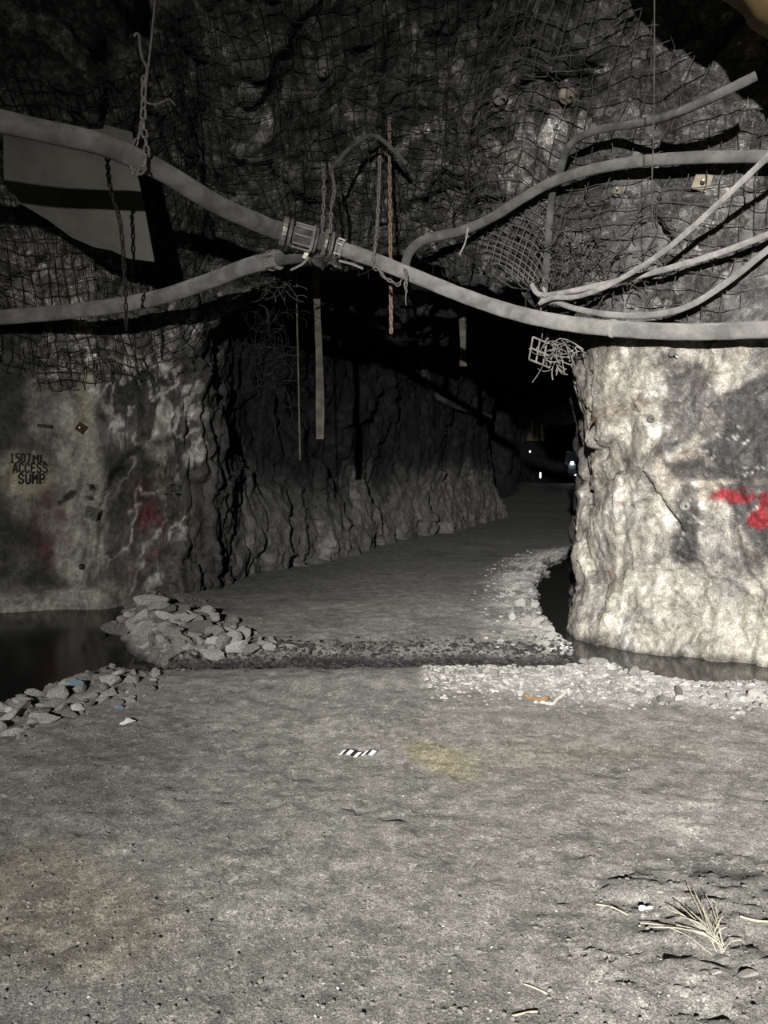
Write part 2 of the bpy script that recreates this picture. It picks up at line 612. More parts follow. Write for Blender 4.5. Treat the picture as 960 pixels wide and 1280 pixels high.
def left_disp(s, z, fine=True):
    corner = sstep(S_CORN_L - 1.25, S_CORN_L - 0.35, s) * (1 - sstep(S_CORN_L + 0.5, S_CORN_L + 1.5, s))
    tun = sstep(S_CORN_L + 1.0, S_CORN_L + 2.5, s)
    wob = fbm(s * 0.9, z * 0.9, 0, 3, 5)
    h = 0.16 * fbm(s * 0.45, z * 0.4, 0, 3, 1)
    # blocky blasted rock
    f1, e1, _ = facet(s * 1.1 + wob * 0.5, z * 0.8 + wob * 0.3, 21, 1.2)
    f2, e2, _ = facet(s * 3.2 + wob, z * 2.0, 22, 1.1)
    flat = 1 - sstep(S_CORN_L - 1.9, S_CORN_L - 1.3, s)        # smooth sprayed concrete left of the corner
    h = h + (f1 * 0.10 + f2 * 0.035) * (1 - 0.78 * flat) * (1 - 0.5 * tun)
    # long vertical ribs on the corner
    r1, e3, _ = facet(s * 5.5 + 0.35 * wob, z * 0.75 + wob * 0.4, 23, 1.6)
    r2, e4, _ = facet(s * 13 + 0.6 * wob, z * 1.7 + wob, 24, 1.4)
    h = h + corner * (0.085 * r1 + 0.04 * r2 - 0.07 * np.exp(-(e3 / 0.09) ** 2))
    # tunnel side
    t1, e5, _ = facet(s * 0.9 + 0.5 * wob, z * 0.7 + 0.3 * wob, 25, 1.3)
    h = h + tun * (0.11 * t1 - 0.02 * np.exp(-(e5 / 0.06) ** 2))
    if fine:
        h = h + (0.022 + 0.03 * corner + 0.02 * tun) * fbm(s * 6, z * 5, 0, 4, 9)
    # sharp arched recess between the pale strip and the jagged corner
    q = s - S_CORN_L + 0.05 * wob
    za = interp(q, [(-1.14, 0.2), (-1.10, 0.95), (-1.04, 1.3), (-0.92, 1.55), (-0.7, 1.82), (-0.3, 2.0), (0.1, 2.08)])
    inside = sstep(-0.03, 0.05, za - z - 0.05 * wob) * sstep(-1.14, -1.06, q) * (1 - sstep(-0.25, 0.2, q)) * sstep(0.1, 0.9, z)
    h = h - 0.20 * inside
    h = h + 0.10 * np.exp(-((z - za - 0.10) / 0.14) ** 2) * sstep(-1.2, -0.95, q) * (1 - sstep(-0.2, 0.2, q))
    # rugged swirls right of the pale strip
    rug = sstep(-1.35, -1.15, q) * (1 - sstep(0, 0.4, q))
    h = h + rug * (0.05 * facet(s * 3 + wob, z * 2.2 + wob, 26, 1.4)[0] + 0.035 * fbm(s * 4 + z * 2, z * 3, 0, 4, 27))
    # vertical concrete rib (pale pilaster)
    h = h + 0.10 * np.exp(-((s - (S_CORN_L - 2.05)) / 0.28) ** 2) * sstep(3.1, 2.7, z)
    # footing ledge
    foot = (1 - sstep(S_CORN_L - 1.3, S_CORN_L - 0.5, s))
    h = h + 0.16 * foot * (1 - sstep(0.02, 0.16, z + 0.04 * fbm(s * 2, z * 0, 0, 3, 3)))
    # lower part of the tunnel side flares out
    h = h + tun * 0.35 * (1 - sstep(-0.2, 1.8, z)) + corner * 0.12 * (1 - sstep(-.2, 1.2, z))
    return h


def wall_pos(plan, side, s, z, disp):
    b = plan.at(s)
    n = plan.normal(s, side)
    return np.stack([b[..., 0] + n[..., 0] * disp, b[..., 1] + n[..., 1] * disp, z], -1)


def blob(px, py, cx, cy, rx, ry, ang=0, wob=None, soft=0.35):
    a = math.radians(ang)
    dx, dy = px - cx, py - cy
    u = (dx * math.cos(a) + dy * math.sin(a)) / rx
    v = (-dx * math.sin(a) + dy * math.cos(a)) / ry
    d = np.hypot(u, v)
    if wob is not None:
        d = d + wob
    return 1 - sstep(1 - soft, 1 + soft, d)


def poly_sd(x, y, poly):
    """signed distance, negative inside"""
    d = np.full(x.shape, 1e9)
    ins = np.zeros(x.shape, bool)
    n = len(poly)
    for i in range(n):
        ax, ay = poly[i]
        bx, by = poly[(i + 1) % n]
        ex, ey = bx - ax, by - ay
        t = np.clip(((x - ax) * ex + (y - ay) * ey) / (ex * ex + ey * ey + 1e-12), 0, 1)
        d = np.minimum(d, np.hypot(x - ax - t * ex, y - ay - t * ey))
        c = ((ay > y) != (by > y)) & (x < (bx - ax) * (y - ay) / (by - ay + 1e-12) + ax)
        ins ^= c
    return np.where(ins, -d, d)


def build_left():
    s0, s1 = 3.0, PLL.s[-1]
    segs = [np.arange(s0, S_CORN_L - 3.8, 0.08), np.arange(S_CORN_L - 3.8, S_CORN_L + 3, 0.026), np.arange(S_CORN_L + 3, S_CORN_L + 18, 0.07), np.arange(S_CORN_L + 18, s1, 0.3)]
    s = np.concatenate(segs)
    z = np.arange(-0.9, 5.4, 0.035)
    S, Z = np.meshgrid(s, z)
    co = wall_pos(PLL, -1, S, Z, left_disp(S, Z))
    px, py = proj(co)
    wob = 0.35 * fbm(S * 2.2, Z * 2.2, 0, 4, 31)
    big = fbm(S * 0.8, Z * 0.7, 3.3, 4, 33)
    streak = fbm(S * 5, Z * 0.7, 0, 4, 35)
    col = np.ones(S.shape + (3,)) * np.array((0.16, 0.155, 0.147))
    col = lerp3(col, (0.085, 0.083, 0.08), sstep(-0.1, 0.4, big))
    front = sstep(0, 0.3, S_CORN_L + 0.6 - S)
    pale = np.maximum(blob(px, py, 100, 600, 33, 155, 0, wob * 0.45, 0.15), 0.8 * blob(px, py, 78, 510, 45, 52, 0, wob * 0.5, 0.2))
    pale = np.maximum(pale, 0.65 * blob(px, py, 45, 600, 45, 40, 0, wob))
    col = lerp3(col, (0.42, 0.40, 0.345), np.clip(pale * (0.85 + 0.5 * streak), 0, 1) * front)
    col = lerp3(col, (0.50, 0.46, 0.33), blob(px, py, 34, 592, 30, 28, 0, wob * 0.3) * 0.9 * front)
    col = lerp3(col, (0.42, 0.39, 0.28), blob(px, py, 106, 495, 12, 50, 0, wob * 0.3) * 0.7 * front)
    # footing
    col = lerp3(col, (0.36, 0.35, 0.30), (1 - sstep(0.02, 0.2, Z + 0.06 * big)) * (1 - sstep(S_CORN_L - 1.2, S_CORN_L - 0.4, S)))
    # red paint
    red = np.maximum(blob(px, py, 205, 655, 38, 24, 25, wob * 1.3), np.maximum(blob(px, py, 62, 660, 20, 35, 0, wob * 1.2) * 0.5, blob(px, py, 185, 700, 30, 10, -40, wob) * 0.7))
    red = np.maximum(red, blob(px, py, 180, 625, 12, 25, 20, wob) * 0.8)
    col = lerp3(col, (0.17, 0.045, 0.05), np.clip(red * 0.85 * (0.7 + 0.9 * fbm(S * 7, Z * 5, 0, 4, 37)), 0, 0.9) * front)
    for b in ((88, 619, 9, 4, -35), (112, 622, 7, 3, 15), (76, 628, 5, 2.5, -10), (116, 610, 4, 4, 0), (92, 567, 2.5, 2, 0), (100, 606, 3, 16, 8)):  # dark gouges: the shade inside the holes is put into the colour
        col = lerp3(col, (0.035, 0.033, 0.03), blob(px, py, *b, wob=wob * 0.8, soft=0.3) * (0.9 if b[3] < 10 else 0.5) * front)
    # faded notice panel
    col = lerp3(col, (0.25, 0.235, 0.17), blob(px, py, 207, 602, 14, 26, 0, wob * 0.3) * 0.7 * front)
    # bare dark ribs on the corner, tunnel side colour darkens upwards like the fading beam
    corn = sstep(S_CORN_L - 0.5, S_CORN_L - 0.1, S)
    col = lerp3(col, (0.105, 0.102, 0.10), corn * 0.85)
    # white calcite streaks
    vein = np.abs(fbm(S * 3.0 + 0.8 * big, Z * 2.2 - S * 1.5, 0, 4, 41))
    vm = (1 - sstep(0.03, 0.16, vein)) * 1.0 * np.maximum(blob(px, py, 200, 510, 75, 80, 0, wob), 0.8 * blob(px, py, 185, 670, 45, 60, 0, wob))
    vm = np.maximum(vm, sstep(0.12, 0.4, fbm(S * 4.5, Z * 2.6, 0, 5, 43, 0.6)) * blob(px, py, 200, 490, 70, 75, 0, wob))
    col = lerp3(col, (0.66, 0.64, 0.57), np.clip(vm, 0, 1) * 0.9 * front)
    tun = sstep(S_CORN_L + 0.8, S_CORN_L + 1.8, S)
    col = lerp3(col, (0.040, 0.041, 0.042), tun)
    lit_low = tun * (1 - sstep(0.7, 2.1, Z + 0.45 * big))  # beam falloff put into the colour: paler low, darker above
    col = lerp3(col, (0.27, 0.264, 0.255), lit_low)
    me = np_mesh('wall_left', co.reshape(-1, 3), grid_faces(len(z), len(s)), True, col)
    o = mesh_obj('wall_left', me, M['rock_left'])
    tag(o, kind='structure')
    return o


def right_disp(s, z):
    wob = fbm(s * 0.9, z * 0.9, 0, 3, 55)
    h = 0.13 * fbm(s * 0.7, z * 0.6, 0, 3, 51)
    f1, e1, _ = facet(s * 1.5 + 0.5 * wob, z * 1.3 + 0.5 * wob, 61, 1.2)
    f2, e2, _ = facet(s * 4 + wob, z * 3.2 + wob, 62, 1.1)
    f3, e3, _ = facet(s * 9 + 2 * wob, z * 7, 63, 1.0)
    h = h + 0.055 * f1 + 0.028 * f2 + 0.010 * f3 - 0.012 * np.exp(-(e1 / 0.05) ** 2)
    h = h + 0.03 * fbm(s * 5 + z * 2, z * 3.5, 0, 5, 57, 0.55)
    h = h + 0.16 * (1 - sstep(-0.3, 0.35, z)) * 1.0          # swollen foot
    h = h + 0.14 * sstep(1.8, 3.2, z)                       # overhang towards the top
    ed = np.exp(-((s - S_CORN_R) / 0.7) ** 2)
    h = h + ed * (0.10 * np.exp(-((z - 0.15) / 0.25) ** 2) + 0.05 * sstep(1.5, 3, z))
    return h


def build_right():
    s1 = PLR.s[-1]
    s = np.concatenate([np.arange(1.0, S_CORN_R - 3.4, 0.06), np.arange(S_CORN_R - 3.4, S_CORN_R + 0.9, 0.02), np.arange(S_CORN_R + 0.9, S_CORN_R + 9, 0.06), np.arange(S_CORN_R + 9, s1, 0.3)])
    z = np.concatenate([np.arange(-0.8, 3.4, 0.021), np.arange(3.4, 5.4, 0.08)])
    S, Z = np.meshgrid(s, z)
    co = wall_pos(PLR, 1, S, Z, right_disp(S, Z))
    px, py = proj(co)
    wob = 0.30 * fbm(S * 2.5, Z * 2.5, 0, 6, 71, 0.65)
    pw = 0.55 * fbm(S * 8, Z * 8, 0, 4, 72, 0.6)
    big = fbm(S * 1.1, Z * 1.1, 0, 4, 73)
    strata = fbm(S * 1.5, Z * 7 + 1.2 * big, 0, 4, 75)
    drip = fbm(S * 7, Z * 0.9, 0, 4, 77)
    mott = fbm(S * 6, Z * 6, 0, 4, 79)
    col = np.ones(S.shape + (3,)) * np.array((0.60, 0.555, 0.485))
    col = lerp3(col, (0.43, 0.36, 0.29), sstep(0.05, 0.55, strata) * sstep(0.9, 1.6, Z) * 0.75)
    col = lerp3(col, (0.72, 0.70, 0.65), sstep(0.1, 0.6, mott) * 0.7)
    col = lerp3(col, (0.40, 0.375, 0.34), sstep(0.2, 0.6, big) * 0.55)
    col = lerp3(col, (0.62, 0.59, 0.49), (1 - sstep(0.4, 1.1, Z)) * sstep(-0.2, 0.4, drip) * 0.7)
    g = (0.105, 0.10, 0.10)
    dark = np.zeros(S.shape)
    for strength, poly in (
            (0.72, [(825, 440), (880, 455), (905, 500), (903, 555), (870, 540), (835, 565), (815, 572), (829, 535), (832, 490)]),
            (0.95, [(905, 490), (965, 462), (1005, 470), (1005, 605), (900, 602), (878, 560), (900, 545)]),
            (0.9, [(822, 578), (868, 568), (905, 585), (903, 604), (842, 602)]),
            (0.8, [(845, 604), (880, 610), (872, 660), (844, 655)]),
            (0.9, [(838, 668), (880, 645), (868, 704), (842, 702)]),
            (0.9, [(893, 604), (1000, 596), (1000, 715), (935, 680), (910, 640)]),
            (0.5, [(898, 690), (950, 688), (955, 722), (902, 712)]),
            (0.4, [(775, 565), (822, 560), (826, 610), (805, 640), (790, 600)]),
            (0.35, [(865, 428), (960, 428), (960, 462), (890, 455)]),
            (0.3, [(700, 425), (760, 425), (750, 455), (715, 450)])):
        dpx = poly_sd(px, py, poly) / 14.0 + wob * 0.75 + 0.35 * pw
        dark = np.maximum(dark, strength * (1 - sstep(-0.35, 0.3, dpx)))
    fr = sstep(S_CORN_R + 0.6, S_CORN_R + 0.2, S)
    col = lerp3(col, g, np.clip(dark, 0, 1) * fr)
    # re-whitened veins in the dark patches
    vein = np.abs(fbm(S * 3.2, Z * 3.2 + S, 0, 4, 81))
    col = lerp3(col, (0.74, 0.72, 0.67), (1 - sstep(0.01, 0.045, vein)) * 0.8 * sstep(0.2, 0.7, dark))
    # pale slab below the red paint
    col = lerp3(col, (0.52, 0.48, 0.44), blob(px, py, 900, 652, 17, 26, 40, wob * 0.5, 0.2) * 0.9)
    # red paint marks
    red = np.maximum(blob(px, py, 918, 620, 26, 10, 5, pw, 0.2), blob(px, py, 950, 652, 17, 12, 0, pw * 0.7, 0.2))
    red = np.maximum(red, 0.9 * blob(px, py, 958, 622, 12, 11, 0, pw, 0.2))
    red = np.maximum(red, 0.3 * blob(px, py, 763, 716, 9, 8, 0, pw, 0.3))
    col = lerp3(col, (0.36, 0.05, 0.06), np.clip(red * (0.9 + 0.4 * mott), 0, 1) * fr)
    # inside of the tunnel is bare rock; damp tide line at the water
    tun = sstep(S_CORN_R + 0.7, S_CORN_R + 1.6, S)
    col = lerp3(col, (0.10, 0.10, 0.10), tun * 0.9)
    col = lerp3(col, (0.10, 0.097, 0.085), (1 - sstep(DITCH_Z + 0.0, DITCH_Z + 0.07, Z + 0.03 * mott)) * 0.8)
    # grey rock above the wash line
    col = lerp3(col, (0.2, 0.195, 0.19), sstep(2.72, 2.86, Z + 0.06 * big))
    me = np_mesh('wall_right', co.reshape(-1, 3), grid_faces(len(z), len(s)), True, col)
    o = mesh_obj('wall_right', me, M['rock_right'])
    tag(o, kind='structure')
    return o


YLIP = [(-12, 9.0), (-6.5, 9.65), (-4.9, 10.1), (-3.3, 10.55), (-2.5, 10.35), (-1, 9.6), (1, 9.1), (1.7, 8.5), (2.1, 7.8), (2.75, 7.1), (3.45, 6.77), (5.4, 5.9), (10, 4.05)]
ZLIP = [(-12, 2.7), (-3.2, 2.85), (-2.7, 3.2), (-2.0, 3.9), (-1, 4.0), (0, 4.02), (1, 3.9), (1.5, 3.6), (1.9, 3.1), (2.4, 2.85), (10, 2.75)]
PROF_Y = [(0, 0), (0.3, -0.15), (0.8, -0.35), (1.3, -0.65), (1.9, -1.25), (2.5, -2.2), (3.2, -4.2), (5.0, -8.6), (9, -13), (16, -20)]
PROF_Z = [(0, 0), (0.3, 0.25), (0.8, 0.72), (1.3, 1.2), (1.9, 1.75), (2.5, 2.2), (3.2, 2.65), (5.0, 3.1), (9, 3.3), (16, 3.3)]


def ceil_base(x, a):
    """a<0: back into the tunnel, a>=0: up the brow and over the camera"""
    yl = interp(x, YLIP) + 0.12 * fbm(x * 1.3, x * 0, 0, 3, 91)
    zl = interp(x, ZLIP) + 0.10 * fbm(x * 2.1, x * 0 + 5, 0, 3, 92)
    ap = np.clip(a, 0, None)
    yf = yl + interp(ap, PROF_Y)
    k = (7.3 - zl) / 3.3
    zf = zl + interp(ap, PROF_Z) * k
    b = np.clip(-a, 0, None)
    zt = 4.25
    yb = yl + b
    zb = zl + (zt - zl + 0.35 * sstep(3, 12, b)) * sstep(0, 0.8, b) + 0.08 * np.sin(np.clip(b, 0, 0.8) / 0.8 * math.pi)
    f = a >= 0
    return np.stack([x + 0 * a, np.where(f, yf, yb), np.where(f, zf, zb)], -1)


def ceil_disp(x, a, fine=True):
    wob = fbm(x * 0.8, a * 0.8, 0, 3, 95)
    h = 0.20 * fbm(x * 0.45, a * 0.45, 0, 3, 93)
    f1, e1, _ = facet(x * 0.95 + 0.5 * wob, a * 1.1 + 0.4 * wob, 101, 1.3)
    h = h + 0.12 * f1
    if fine:
        f2, e2, _ = facet(x * 2.8 + wob, a * 3.0 + wob, 102, 1.3)
        f3, e3, _ = facet(x * 7 + 2 * wob, a * 7.5, 103, 1.2)
        h = h + 0.065 * f2 + 0.03 * f3 - 0.06 * np.exp(-(e1 / 0.05) ** 2)
        h = h + 0.03 * fbm(x * 5, a * 5, 0, 4, 97)
    return h


def build_ceiling():
    x = np.concatenate([np.arange(-12, -5.4, 0.12), np.arange(-5.4, 5.2, 0.035), np.arange(5.2, 10.1, 0.12), np.arange(10.1, 19, 0.5)])
    a = np.concatenate([-np.arange(48, 6, -1.2), -np.arange(6, 0.9, -0.12), -np.arange(0.9, 0.0, -0.035), np.arange(0.0, 3.3, 0.034), np.arange(3.3, 16, 0.25)])
    X, A = np.meshgrid(x, a)
    base = ceil_base(X, A)
    n = -grid_normals(base)
    # make normals face down / towards the camera
    flip = np.where((n[..., 1] * -1 + n[..., 2] * -1) < 0, -1, 1)
    n = n * flip[..., None]
    co = base + n * ceil_disp(X, A)[..., None]
    px, py = proj(co)
    wob = 0.4 * fbm(X * 2.2, A * 2.2, 0, 4, 111)
    big = fbm(X * 0.8, A * 0.8, 0, 4, 113)
    mott = fbm(X * 4, A * 4, 0, 4, 115)
    strata = fbm(X * 1.0, A * 6 + big, 0, 4, 117)
    col = np.ones(X.shape + (3,)) * np.array((0.115, 0.113, 0.108))
    col = lerp3(col, (0.065, 0.065, 0.064), sstep(0, 0.6, big) * 0.7)
    col = lerp3(col, (0.22, 0.215, 0.205), sstep(0.3, 0.8, mott) * 0.6)
    # paler, dustier rock to the right above the pillar and at lower left behind the mesh
    rp = sstep(1.5, 2.6, X) * (A > 0)
    col = lerp3(col, (0.17, 0.165, 0.155), rp * 0.75)
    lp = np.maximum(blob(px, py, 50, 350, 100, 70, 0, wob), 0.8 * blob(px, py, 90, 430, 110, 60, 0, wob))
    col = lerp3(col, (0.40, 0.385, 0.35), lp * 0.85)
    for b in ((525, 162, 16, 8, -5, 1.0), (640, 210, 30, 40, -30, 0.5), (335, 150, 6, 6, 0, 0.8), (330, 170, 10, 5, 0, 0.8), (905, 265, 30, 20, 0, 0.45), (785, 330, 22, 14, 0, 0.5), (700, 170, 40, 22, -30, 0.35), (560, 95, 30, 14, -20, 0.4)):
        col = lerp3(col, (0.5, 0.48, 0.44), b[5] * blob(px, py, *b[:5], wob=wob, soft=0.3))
    vein = np.abs(fbm(X * 2.2, A * 2.2 + 0.5 * X, 0, 4, 119))
    col = lerp3(col, (0.38, 0.37, 0.35), (1 - sstep(0.01, 0.05, vein)) * 0.55 * sstep(0.0, 0.5, -big))
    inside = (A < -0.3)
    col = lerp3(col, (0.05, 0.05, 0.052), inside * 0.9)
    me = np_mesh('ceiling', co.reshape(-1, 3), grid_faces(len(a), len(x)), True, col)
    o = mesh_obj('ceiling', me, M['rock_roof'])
    tag(o, kind='structure')
    return o


wall_left = build_left()
wall_right = build_right()
ceiling = build_ceiling()

# far end of the drift and the crosscut behind the left rib
def far_wall(name, plan_pts):
    pl = Plan(plan_pts, 2)
    s = np.arange(0, pl.s[-1], 0.2)
    z = np.arange(-0.5, 5.6, 0.2)
    S, Z = np.meshgrid(s, z)
    h = 0.3 * fbm(S * 0.5, Z * 0.5, 0, 3, 7) + 0.15 * facet(S * 0.7, Z * 0.7, 9, 1.2)[0]
    co = wall_pos(pl, -1, S, Z, h)
    col = np.ones(S.shape + (3,)) * np.array((0.07, 0.07, 0.072))
    o = mesh_obj(name, np_mesh(name, co.reshape(-1, 3), grid_faces(len(z), len(s)), True, col), M['rock_left'])
    tag(o, kind='structure')


far_wall('wall_far', [(-3, 33.5), (2.5, 33.2), (5.2, 33.4), (5.9, 35.5), (8.2, 46), (9, 50.5), (13, 51.5), (19, 51)])

# ------------------------------------------------------------------ floor
POOL = [G(*p, WATER_Z) for p in ((-260, 760), (0, 762), (150, 757), (160, 785), (176, 812), (196, 836), (120, 858), (0, 905), (-260, 1000))]
POOL = [(p.x, p.y) for p in POOL]
DITCH = [G(*p, DITCH_Z) for p in ((735, 690), (716, 693), (686, 706), (672, 738), (690, 778), (708, 803), (770, 838), (850, 856), (970, 868), (1250, 905))]
DITCH = [(p.x, p.y) for p in DITCH] + [(7.0, 5.6), (4.2, 6.8), (3.0, 7.5), (2.8, 8.3), (3.0, 10.2), (4.4, 14.6)]


def floor_h(x, y, full=False):
    wob = fbm(x * 1.3, y * 1.3, 0, 3, 201)
    h = 0.03 * fbm(x * 0.6, y * 0.6, 0, 3, 203) + 0.007 * fbm(x * 2.5, y * 2.5, 0, 4, 205)
    mound = np.exp(-((x + 2.35) / 0.55) ** 2 - ((y - 7.9) / 0.75) ** 2)
    fine = 0.0035 * fbm(x * 14, y * 14, 0, 3, 207)
    h = h + fine
    # wheel ruts curving into the drift
    # shallow cross trench
    ty = 6.55 + 0.06 * (x + 1.6) + 0.10 * wob
    tr = np.exp(-((y - ty) / 0.25) ** 2) * sstep(-2.6, -2.0, x) * (1 - sstep(1.5, 2.4, x))
    h = h - 0.13 * tr
    h = h + 0.05 * np.exp(-((y - (ty - 0.75)) / 0.45) ** 2) * (1 - sstep(1.8, 2.6, x))
    sp = poly_sd(x, y, POOL) + 0.10 * wob
    sdd = poly_sd(x, y, DITCH) + 0.07 * fbm(x * 3, y * 3, 0, 3, 211)
    h = h - 0.50 * (1 - sstep(-0.45, 0.30, sp)) - 0.34 * (1 - sstep(-0.22, 0.16, sdd))
    bank = np.exp(-((sdd - 0.3) / 0.35) ** 2)
    h = h + 0.015 * bank * (sdd > 0)
    fb, eb, _ = facet(x * 9, y * 9, 213, 1.2)
    h = h + 0.014 * fb * bank
    bankl = np.exp(-((sp - 0.35) / 0.4) ** 2)
    h = h + 0.03 * fb * bankl
    h = h + 0.13 * mound
    # broken clods at the near right
    cl = sstep(0.35, 0.9, x) * (1 - sstep(2.5, 3.2, y - 0.25 * x))
    fc, ec, _ = facet(x * 8 + 0.8 * wob, y * 8 + 0.8 * wob, 215, 1.3)
    fc2, ec2, _ = facet(x * 12, y * 12, 217, 1.3)
    h = h + cl * (0.009 * fc + 0.007 * fc2 - 0.006 * np.exp(-(ec / 0.07) ** 2))
    fd, ed, _ = facet(x * 10 + wob, y * 10 + wob, 219, 1.1)
    h = h + (0.0015 + 0.003 * sstep(0, 0.5, fbm(x * 0.8, y * 0.8, 0, 2, 221))) * fd * (1 - sstep(9, 14, y))
    # the drift climbs away in the distance, and rises a little to the side walls
    h = h + 0.95 * sstep(24, 46, y)
    if full:
        return h, wob, tr, sp, sdd, bank, bankl, cl, ec
    return h


def build_floor():
    x = np.concatenate([np.arange(-12, -5.2, 0.15), np.arange(-5.2, 5.0, 0.028), np.arange(5.0, 20, 0.2)])
    ys = [-8.0]
    while ys[-1] < 54:
        yv = ys[-1]
        ys.append(yv + (0.3 if yv < 1.4 else 0.016 + 0.0024 * (yv - 1.4) if yv < 10 else 0.05 + 0.012 * (yv - 10)))
    y = np.array(ys)
    X, Y = np.meshgrid(x, y)
    H, wob, tr, sp, sdd, bank, bankl, cl, ec = floor_h(X, Y, True)
    co = np.stack([X, Y, H], -1)
    px, py = proj(co)
    w2 = 0.45 * fbm(X * 1.6, Y * 1.6, 0, 4, 231)
    big = fbm(X * 0.7, Y * 0.5, 0, 4, 233)
    mid = fbm(X * 3, Y * 3, 0, 4, 235)
    col = np.ones(X.shape + (3,)) * np.array((0.235, 0.226, 0.205))
    col = lerp3(col, (0.18, 0.175, 0.162), sstep(-0.05, 0.6, big) * 0.7)
    col = lerp3(col, (0.30, 0.29, 0.262), sstep(0.15, 0.7, mid) * 0.5)
    # yellowish clay
    yl = np.maximum(blob(px, py, 545, 948, 62, 20, 25, w2), 0.25 * blob(px, py, 700, 940, 130, 24, 0, w2))
    yl = np.maximum(yl, 0.4 * blob(px, py, 60, 1130, 130, 75, 0, w2))
    col = lerp3(col, (0.30, 0.262, 0.165), np.clip(yl, 0, 1) * 0.7 * (Y > 1))
    # pale scuffs
    col = lerp3(col, (0.38, 0.365, 0.33), 0.8 * np.maximum(blob(px, py, 855, 1030, 40, 14, 15, w2), blob(px, py, 845, 1125, 22, 22, 0, w2)) * (Y > 1))
    col = lerp3(col, (0.26, 0.25, 0.225), cl * sstep(0.05, 0.2, ec) * 0.6)
    # darker floor of the drift beyond the trench
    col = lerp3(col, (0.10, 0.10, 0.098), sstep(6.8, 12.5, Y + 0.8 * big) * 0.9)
    # wet dark gravel in the trench
    col = lerp3(col, (0.022, 0.022, 0.022), sstep(0.25, 0.7, tr + 0.12 * mid) * 0.95)
    # broken white rock on the ditch bank; wet rim
    col = lerp3(col, (0.60, 0.585, 0.545), bank * np.clip(0.65 + 0.6 * mid, 0.1, 0.95) * (1 - sstep(0.2, 0.5, tr)))
    fb = np.exp(-((Y - (5.75 + 0.05 * X)) / 0.35) ** 2) * sstep(0.3, 1.2, X)
    col = lerp3(col, (0.46, 0.45, 0.415), fb * np.clip(0.5 + 0.6 * mid, 0.1, 0.9) * (1 - sstep(0.2, 0.5, tr)))
    col = lerp3(col, (0.13, 0.128, 0.12), bankl * 0.5)
    wl = np.where(X > 0.6, DITCH_Z, WATER_Z)
    wet = (1 - sstep(wl + 0.0, wl + 0.05, H + 0.02 * mid)) * (Y < 24) * (1 - sstep(0.1, 0.3, tr))
    col = lerp3(col, (0.035, 0.035, 0.033), wet * 0.9)
    me = np_mesh('floor', co.reshape(-1, 3), grid_faces(len(y), len(x)), True, col)
    o = mesh_obj('floor', me, M['ground'])
    tag(o, kind='structure')
    return o


floor = build_floor()


def water(name, poly, label, grow, wz):
    cx = sum(p[0] for p in poly) / len(poly)
    cy = sum(p[1] for p in poly) / len(poly)
    me = bpy.data.meshes.new(name)
    bm = bmesh.new()
    vs_ = []
    n = len(poly)
    for i, (x, y) in enumerate(poly):
        a = poly[i - 1]
        b = poly[(i + 1) % n]
        tx, ty = b[0] - a[0], b[1] - a[1]
        l = math.hypot(tx, ty) or 1
        sgn = grow
        vs_.append(bm.verts.new((x + ty / l * sgn - cx, y - tx / l * sgn - cy, 0)))
    f = bm.faces.new(vs_)
    bmesh.ops.triangulate(bm, faces=[f])
    bm.to_mesh(me)
    bm.free()
    o = mesh_obj(name, me, M['water_dark' if 'pool' in name else 'water'])
    o.location = (cx, cy, wz)
    tag(o, label, 'water')
    return o


def area2(p):
    return sum(p[i - 1][0] * p[i][1] - p[i][0] * p[i - 1][1] for i in range(len(p)))


for nm, pl, wz, lb in (('water_pool', POOL, WATER_Z, 'still black pool of water at the foot of the left wall'),
                   ('water_ditch', DITCH, DITCH_Z, 'narrow murky water ditch curving round the foot of the white pillar')):
    water(nm, pl, lb, 0.25 if area2(pl) > 0 else -0.25, wz)


# ------------------------------------------------------------------ ray casts onto the built rock (authoring)
def bvh(o):
    me = o.data
    return BVHTree.FromPolygons([v.co.copy() for v in me.vertices], [p.vertices for p in me.polygons])


BV = {k: bvh(o) for k, o in (('l', wall_left), ('r', wall_right), ('c', ceiling), ('f', floor))}
ORG = Vector((0, 0, CAMZ))


def hit(px, py, which='lrc'):
    d = ray(px, py).normalized()
    best = None
    for k in which:
        loc, nor, idx, dist = BV[k].ray_cast(ORG, d)
        if loc is not None and (best is None or dist < best[2]):
            if nor.dot(d) > 0:
                nor = -nor
            best = (loc, nor, dist)
    return best


def on_floor(x, y):
    loc, nor, idx, dist = BV['f'].ray_cast(Vector((x, y, 3)), Vector((0, 0, -1)))
    return loc if loc is not None else Vector((x, y, 0))


def in_front(px, py, gap, which='lrc'):
    """point `gap` metres (in depth) before the rock seen at this place"""
    h = hit(px, py, which)
    return P(px, py, h[0].y - gap)


# ------------------------------------------------------------------ pipes and hoses
def pipe(name, pts, r, m, label, cat, sides=16, ext0=0.0, ext1=0.0, step=0.06):
    pts = [Vector(p) for p in pts]
    if ext0:
        d_ = (pts[0] - pts[2]).normalized()
        pts = [pts[0] + d_ * ext0, pts[0] + d_ * ext0 * 0.5] + pts
    if ext1:
        d_ = (pts[-1] - pts[-3]).normalized()
        pts = pts + [pts[-1] + d_ * ext1 * 0.5, pts[-1] + d_ * ext1]
    path = catmull(pts, step)
    rs = [r * (1 + 0.03 * math.sin(i * 0.7) * random.random()) for i in range(len(path))]
    o0 = path[0]
    o = pyobj(name, tube_arrays(path, rs, sides), m, origin=o0)
    tag(o, label, cat)
    return o, path


